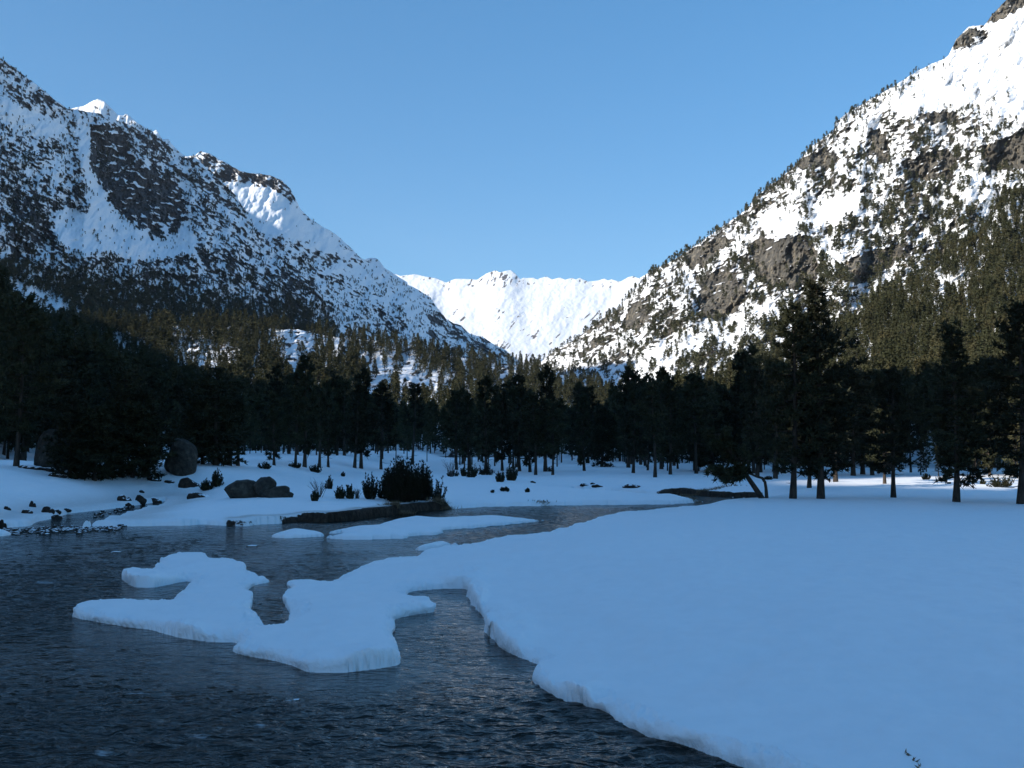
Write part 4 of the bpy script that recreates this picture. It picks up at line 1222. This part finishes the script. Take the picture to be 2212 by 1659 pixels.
def put_rock(px, py, wpx, hpx_, seed, label, group=None, mat=M_stone, name='rock', lumps=None, sub=4, sink=0.5, cat='rock'):
    P = ground_hit(np.array([float(px)]), np.array([float(py)]))[0]; k = P[1] / F
    w, h = wpx * k, hpx_ * k
    P[1] += w * 0.2
    if lumps is None: lumps = [(-w * .08, 0, h * 0.1, w * .4, w * 0.35, h * 0.85), (w * .2, w * .05, 0, w * .32, w * 0.3, h * 0.6)]
    else: lumps = [(a * w, b * w, c * h, d * w, e * w, f * h) for a, b, c, d, e, f in lumps]
    o = link(name, rock_mesh(seed, lumps, sub, mat, name), loc=tuple(P), rotz=0)
    tag(o, label, cat, group)
    return o

put_rock(548, 1076, 155, 46, 3, 'wide brown boulder with a hump, snow-free, beside the young cone-shaped pine', mat=M_rock, name='boulder', cat='boulder', sub=5,
         lumps=[(-0.22, 0, 0.3, 0.28, 0.22, 0.58), (0.08, 0.02, 0.42, 0.19, 0.2, 0.62), (0.24, 0.0, 0.15, 0.26, 0.2, 0.48), (0.36, 0, 0.02, 0.16, 0.15, 0.3)])
put_rock(384, 1026, 78, 78, 8, 'big tall rounded grey rock among the dark pines of the left mound', mat=M_rock, name='boulder', cat='boulder', sub=5,
         lumps=[(0.0, 0, 0.42, 0.52, 0.45, 0.60)])
put_rock(110, 1010, 90, 95, 9, 'large shadowed rock with snow on top behind the left mound pines', mat=M_rock, name='boulder', cat='boulder', sub=4)
stones = [
 (404,1053,46,24,'angular rock in the row left of the dense dark shrub'),
 (424,1076,56,13,'long flat dark rock below the dense shrub, at the edge of the snow tongue'),
 (364,1043,24,7,'flat rock peeping from the crest right of the mound pines'),
 (330,1038,32,11,'low rock at the foot of the pine beside the big round rock'),
 (265,1082,31,15,'leftmost brown rock of the cluster at the head of the little stream'),
 (301,1084,26,17,'brown rock in the middle of the cluster at the head of the little stream'),
 (332,1084,29,14,'rightmost brown rock of the cluster at the head of the little stream'),
 (278,1099,26,14,'brown rock standing at the edge of the little stream below the cluster'),
 (305,1064,12,6,'pair of tiny stone tips above the stream cluster'),
 (14,1101,15,9,'small dark rock in the bank at far left'),
 (55,1109,26,9,'slanting dark rock low in the left bank'),
 (68,1095,17,14,'upright brown rock in the left bank above the slanting one'),
 (100,1107,28,14,'broad brown rock in the middle of the left bank'),
 (123,1107,15,8,'small round brown rock right of the broad one in the left bank'),
 (143,1104,18,6,'flat snow-capped rock at the right of the left bank row'),
 (118,1125,28,17,'dark rock standing in the mouth of the little stream'),
 (3,1141,20,22,'brown rock cut by the left edge of the view at the water'),
 (262,1138,26,9,'low rock at the waterline under the tip of the snow tongue'),
 (105,1018,50,10,'long dark stones along the top of the left mound'),
 (60,1012,60,8,'flat stones at the foot of the big bare-trunked pine'),
 (120,1030,40,10,'stones below the long dark ones on the left mound'),
 (1370,1054,54,9,'long dark rock half buried where the stream comes round the bend'),
 (1290,1052,26,6,'low dark rock left of the long one at the stream bend'),
 (1262,1050,20,5,'smallest low rock at the far end of the stream bend row'),
 (1281,1046,12,4,'small round rock above the stream bend row'),
 (1151,1043,13,6,'lone small dark stone on the open snow near the centre stand'),
 (545,1180,28,6,'dark stone breaking the water between the snow tongue and the horseshoe island'),
 (250,1193,26,5,'flat dark stone breaking the water far left of the horseshoe island'),
 (1317,1105,8,4,'tiny stone in the bright far water'),
 (640,1512,20,6,'dark wet stone in the near rapids below the horseshoe island'),
]
for i, (px, py, w, h, lab) in enumerate(stones):
    P0 = None
    inwater = i >= 26
    if inwater:
        P = at_z(np.array([float(px)]), np.array([float(py)]), np.array([0.0]))[0]; k = P[1] / F
        o = link('rock', rock_mesh(500 + i, [(0, 0, 0, w * k / 2, w * k * .4, h * k * .5)], 3, M_stone, 'rock'), loc=tuple(P)); tag(o, lab, 'rock', 'stones in the river')
    else:
        put_rock(px, py, w, h, 500 + i, lab)

# gravel at the left water edge
def gravel():
    r = np.random.default_rng(77); A = Acc()
    bm = bmesh.new(); bmesh.ops.create_icosphere(bm, subdivisions=1, radius=1)
    base = np.array([v.co[:] for v in bm.verts]); fc = np.array([[v.index for v in f.verts] for f in bm.faces]); bm.free()
    n = 560
    for i in range(n):
        if i < 520:
            px = r.uniform(-30, 260); py = 1150 - 0.035 * px + r.normal() * 3.5
        elif i < 600:
            px = r.uniform(200, 290); py = np.interp(px, [200, 290], [1116, 1096]) + r.normal() * 3
        elif i < 760:
            px = r.uniform(0, 230); py = r.uniform(1225, 1330)
        else:
            px = r.uniform(1060, 1200); py = np.interp(px, [1060, 1200], [1400, 1500]) + r.uniform(0, 12)
        P = at_z(px, py, 0.0); s = r.uniform(0.03, 0.13) * (1 if i < 600 else 0.55)
        A.add(base * r.uniform(0.7, 1.3, base.shape) * [s * 1.4, s, s * 0.6] + P, fc)
    V, Fc = A.get()
    o = link('gravel', mesh_np('gravel', V, Fc, [M_stone], True)); tag(o, 'dark gravel and pebbles in the shallow water along the bank', 'gravel', None, 'stuff')
gravel()

# dry grass tufts
def grass_tuft(px, py, wpx, hpx_, n, seed, label):
    P = ground_hit(np.array([float(px)]), np.array([float(py)]))[0]; k = P[1] / F
    r = np.random.default_rng(seed); w = wpx * k; h = hpx_ * k
    C = np.stack([r.normal(size=n) * w / 4, r.normal(size=n) * 0.15, np.zeros(n)], 1)
    for i in range(n):
        g = ground(np.array([P[0] + C[i, 0]]), np.array([P[1] + C[i, 1]]))[0][0]; C[i, 2] = max(g, 0.0) - P[2]
    D = np.stack([r.normal(size=n) * 0.6, r.normal(size=n) * 0.3 - 0.3, np.full(n, 0.7)], 1)
    V, Fc = blades(C, D, h, 0.012, 5, r, 0.3)
    o = link('grass_tuft', mesh_np('grass_tuft', V, Fc, [M_grass], False), loc=tuple(P)); tag(o, label, 'grass tuft')
grass_tuft(1175, 1091, 50, 5, 60, 1, 'tan dry grass tuft hanging over the far bank above the bright water')
grass_tuft(1500, 1083, 30, 7, 60, 2, 'dry grass at the round tip of the snow tongue by the stream bend')
grass_tuft(955, 1092, 50, 12, 120, 3, 'brown matted grass at the right end of the earth bank')
grass_tuft(860, 1098, 60, 10, 160, 4, 'brown grass fringe on the earth bank below the largest shrub')
grass_tuft(1520, 1060, 150, 7, 260, 5, 'dark matted grass fringe along the bank behind the stream bend')
grass_tuft(1975, 1648, 14, 10, 9, 6, 'little dark sprig poking from the smooth near snow')

# ------------------------------------------------------------------ thin winter haze in the valley air
def haze_box():
    bm = bmesh.new(); bmesh.ops.create_cube(bm, size=1.0)
    me = bpy.data.meshes.new('haze'); bm.to_mesh(me); bm.free()
    m = bpy.data.materials.new('haze'); m.use_nodes = True; nt = m.node_tree; nt.nodes.clear()
    out = nt.nodes.new('ShaderNodeOutputMaterial'); v = nt.nodes.new('ShaderNodeVolumePrincipled')
    v.inputs['Color'].default_value = (0.75, 0.85, 1.0, 1); v.inputs['Density'].default_value = 2.2e-5; v.inputs['Anisotropy'].default_value = 0.2
    nt.links.new(v.outputs[0], out.inputs['Volume'])
    me.materials.append(m)
    o = link('haze', me, loc=(0, 4800, 1090)); o.scale = (18000, 12000, 2200)
    tag(o, 'thin blue haze in the valley air', 'haze', None, 'stuff')
haze_box()
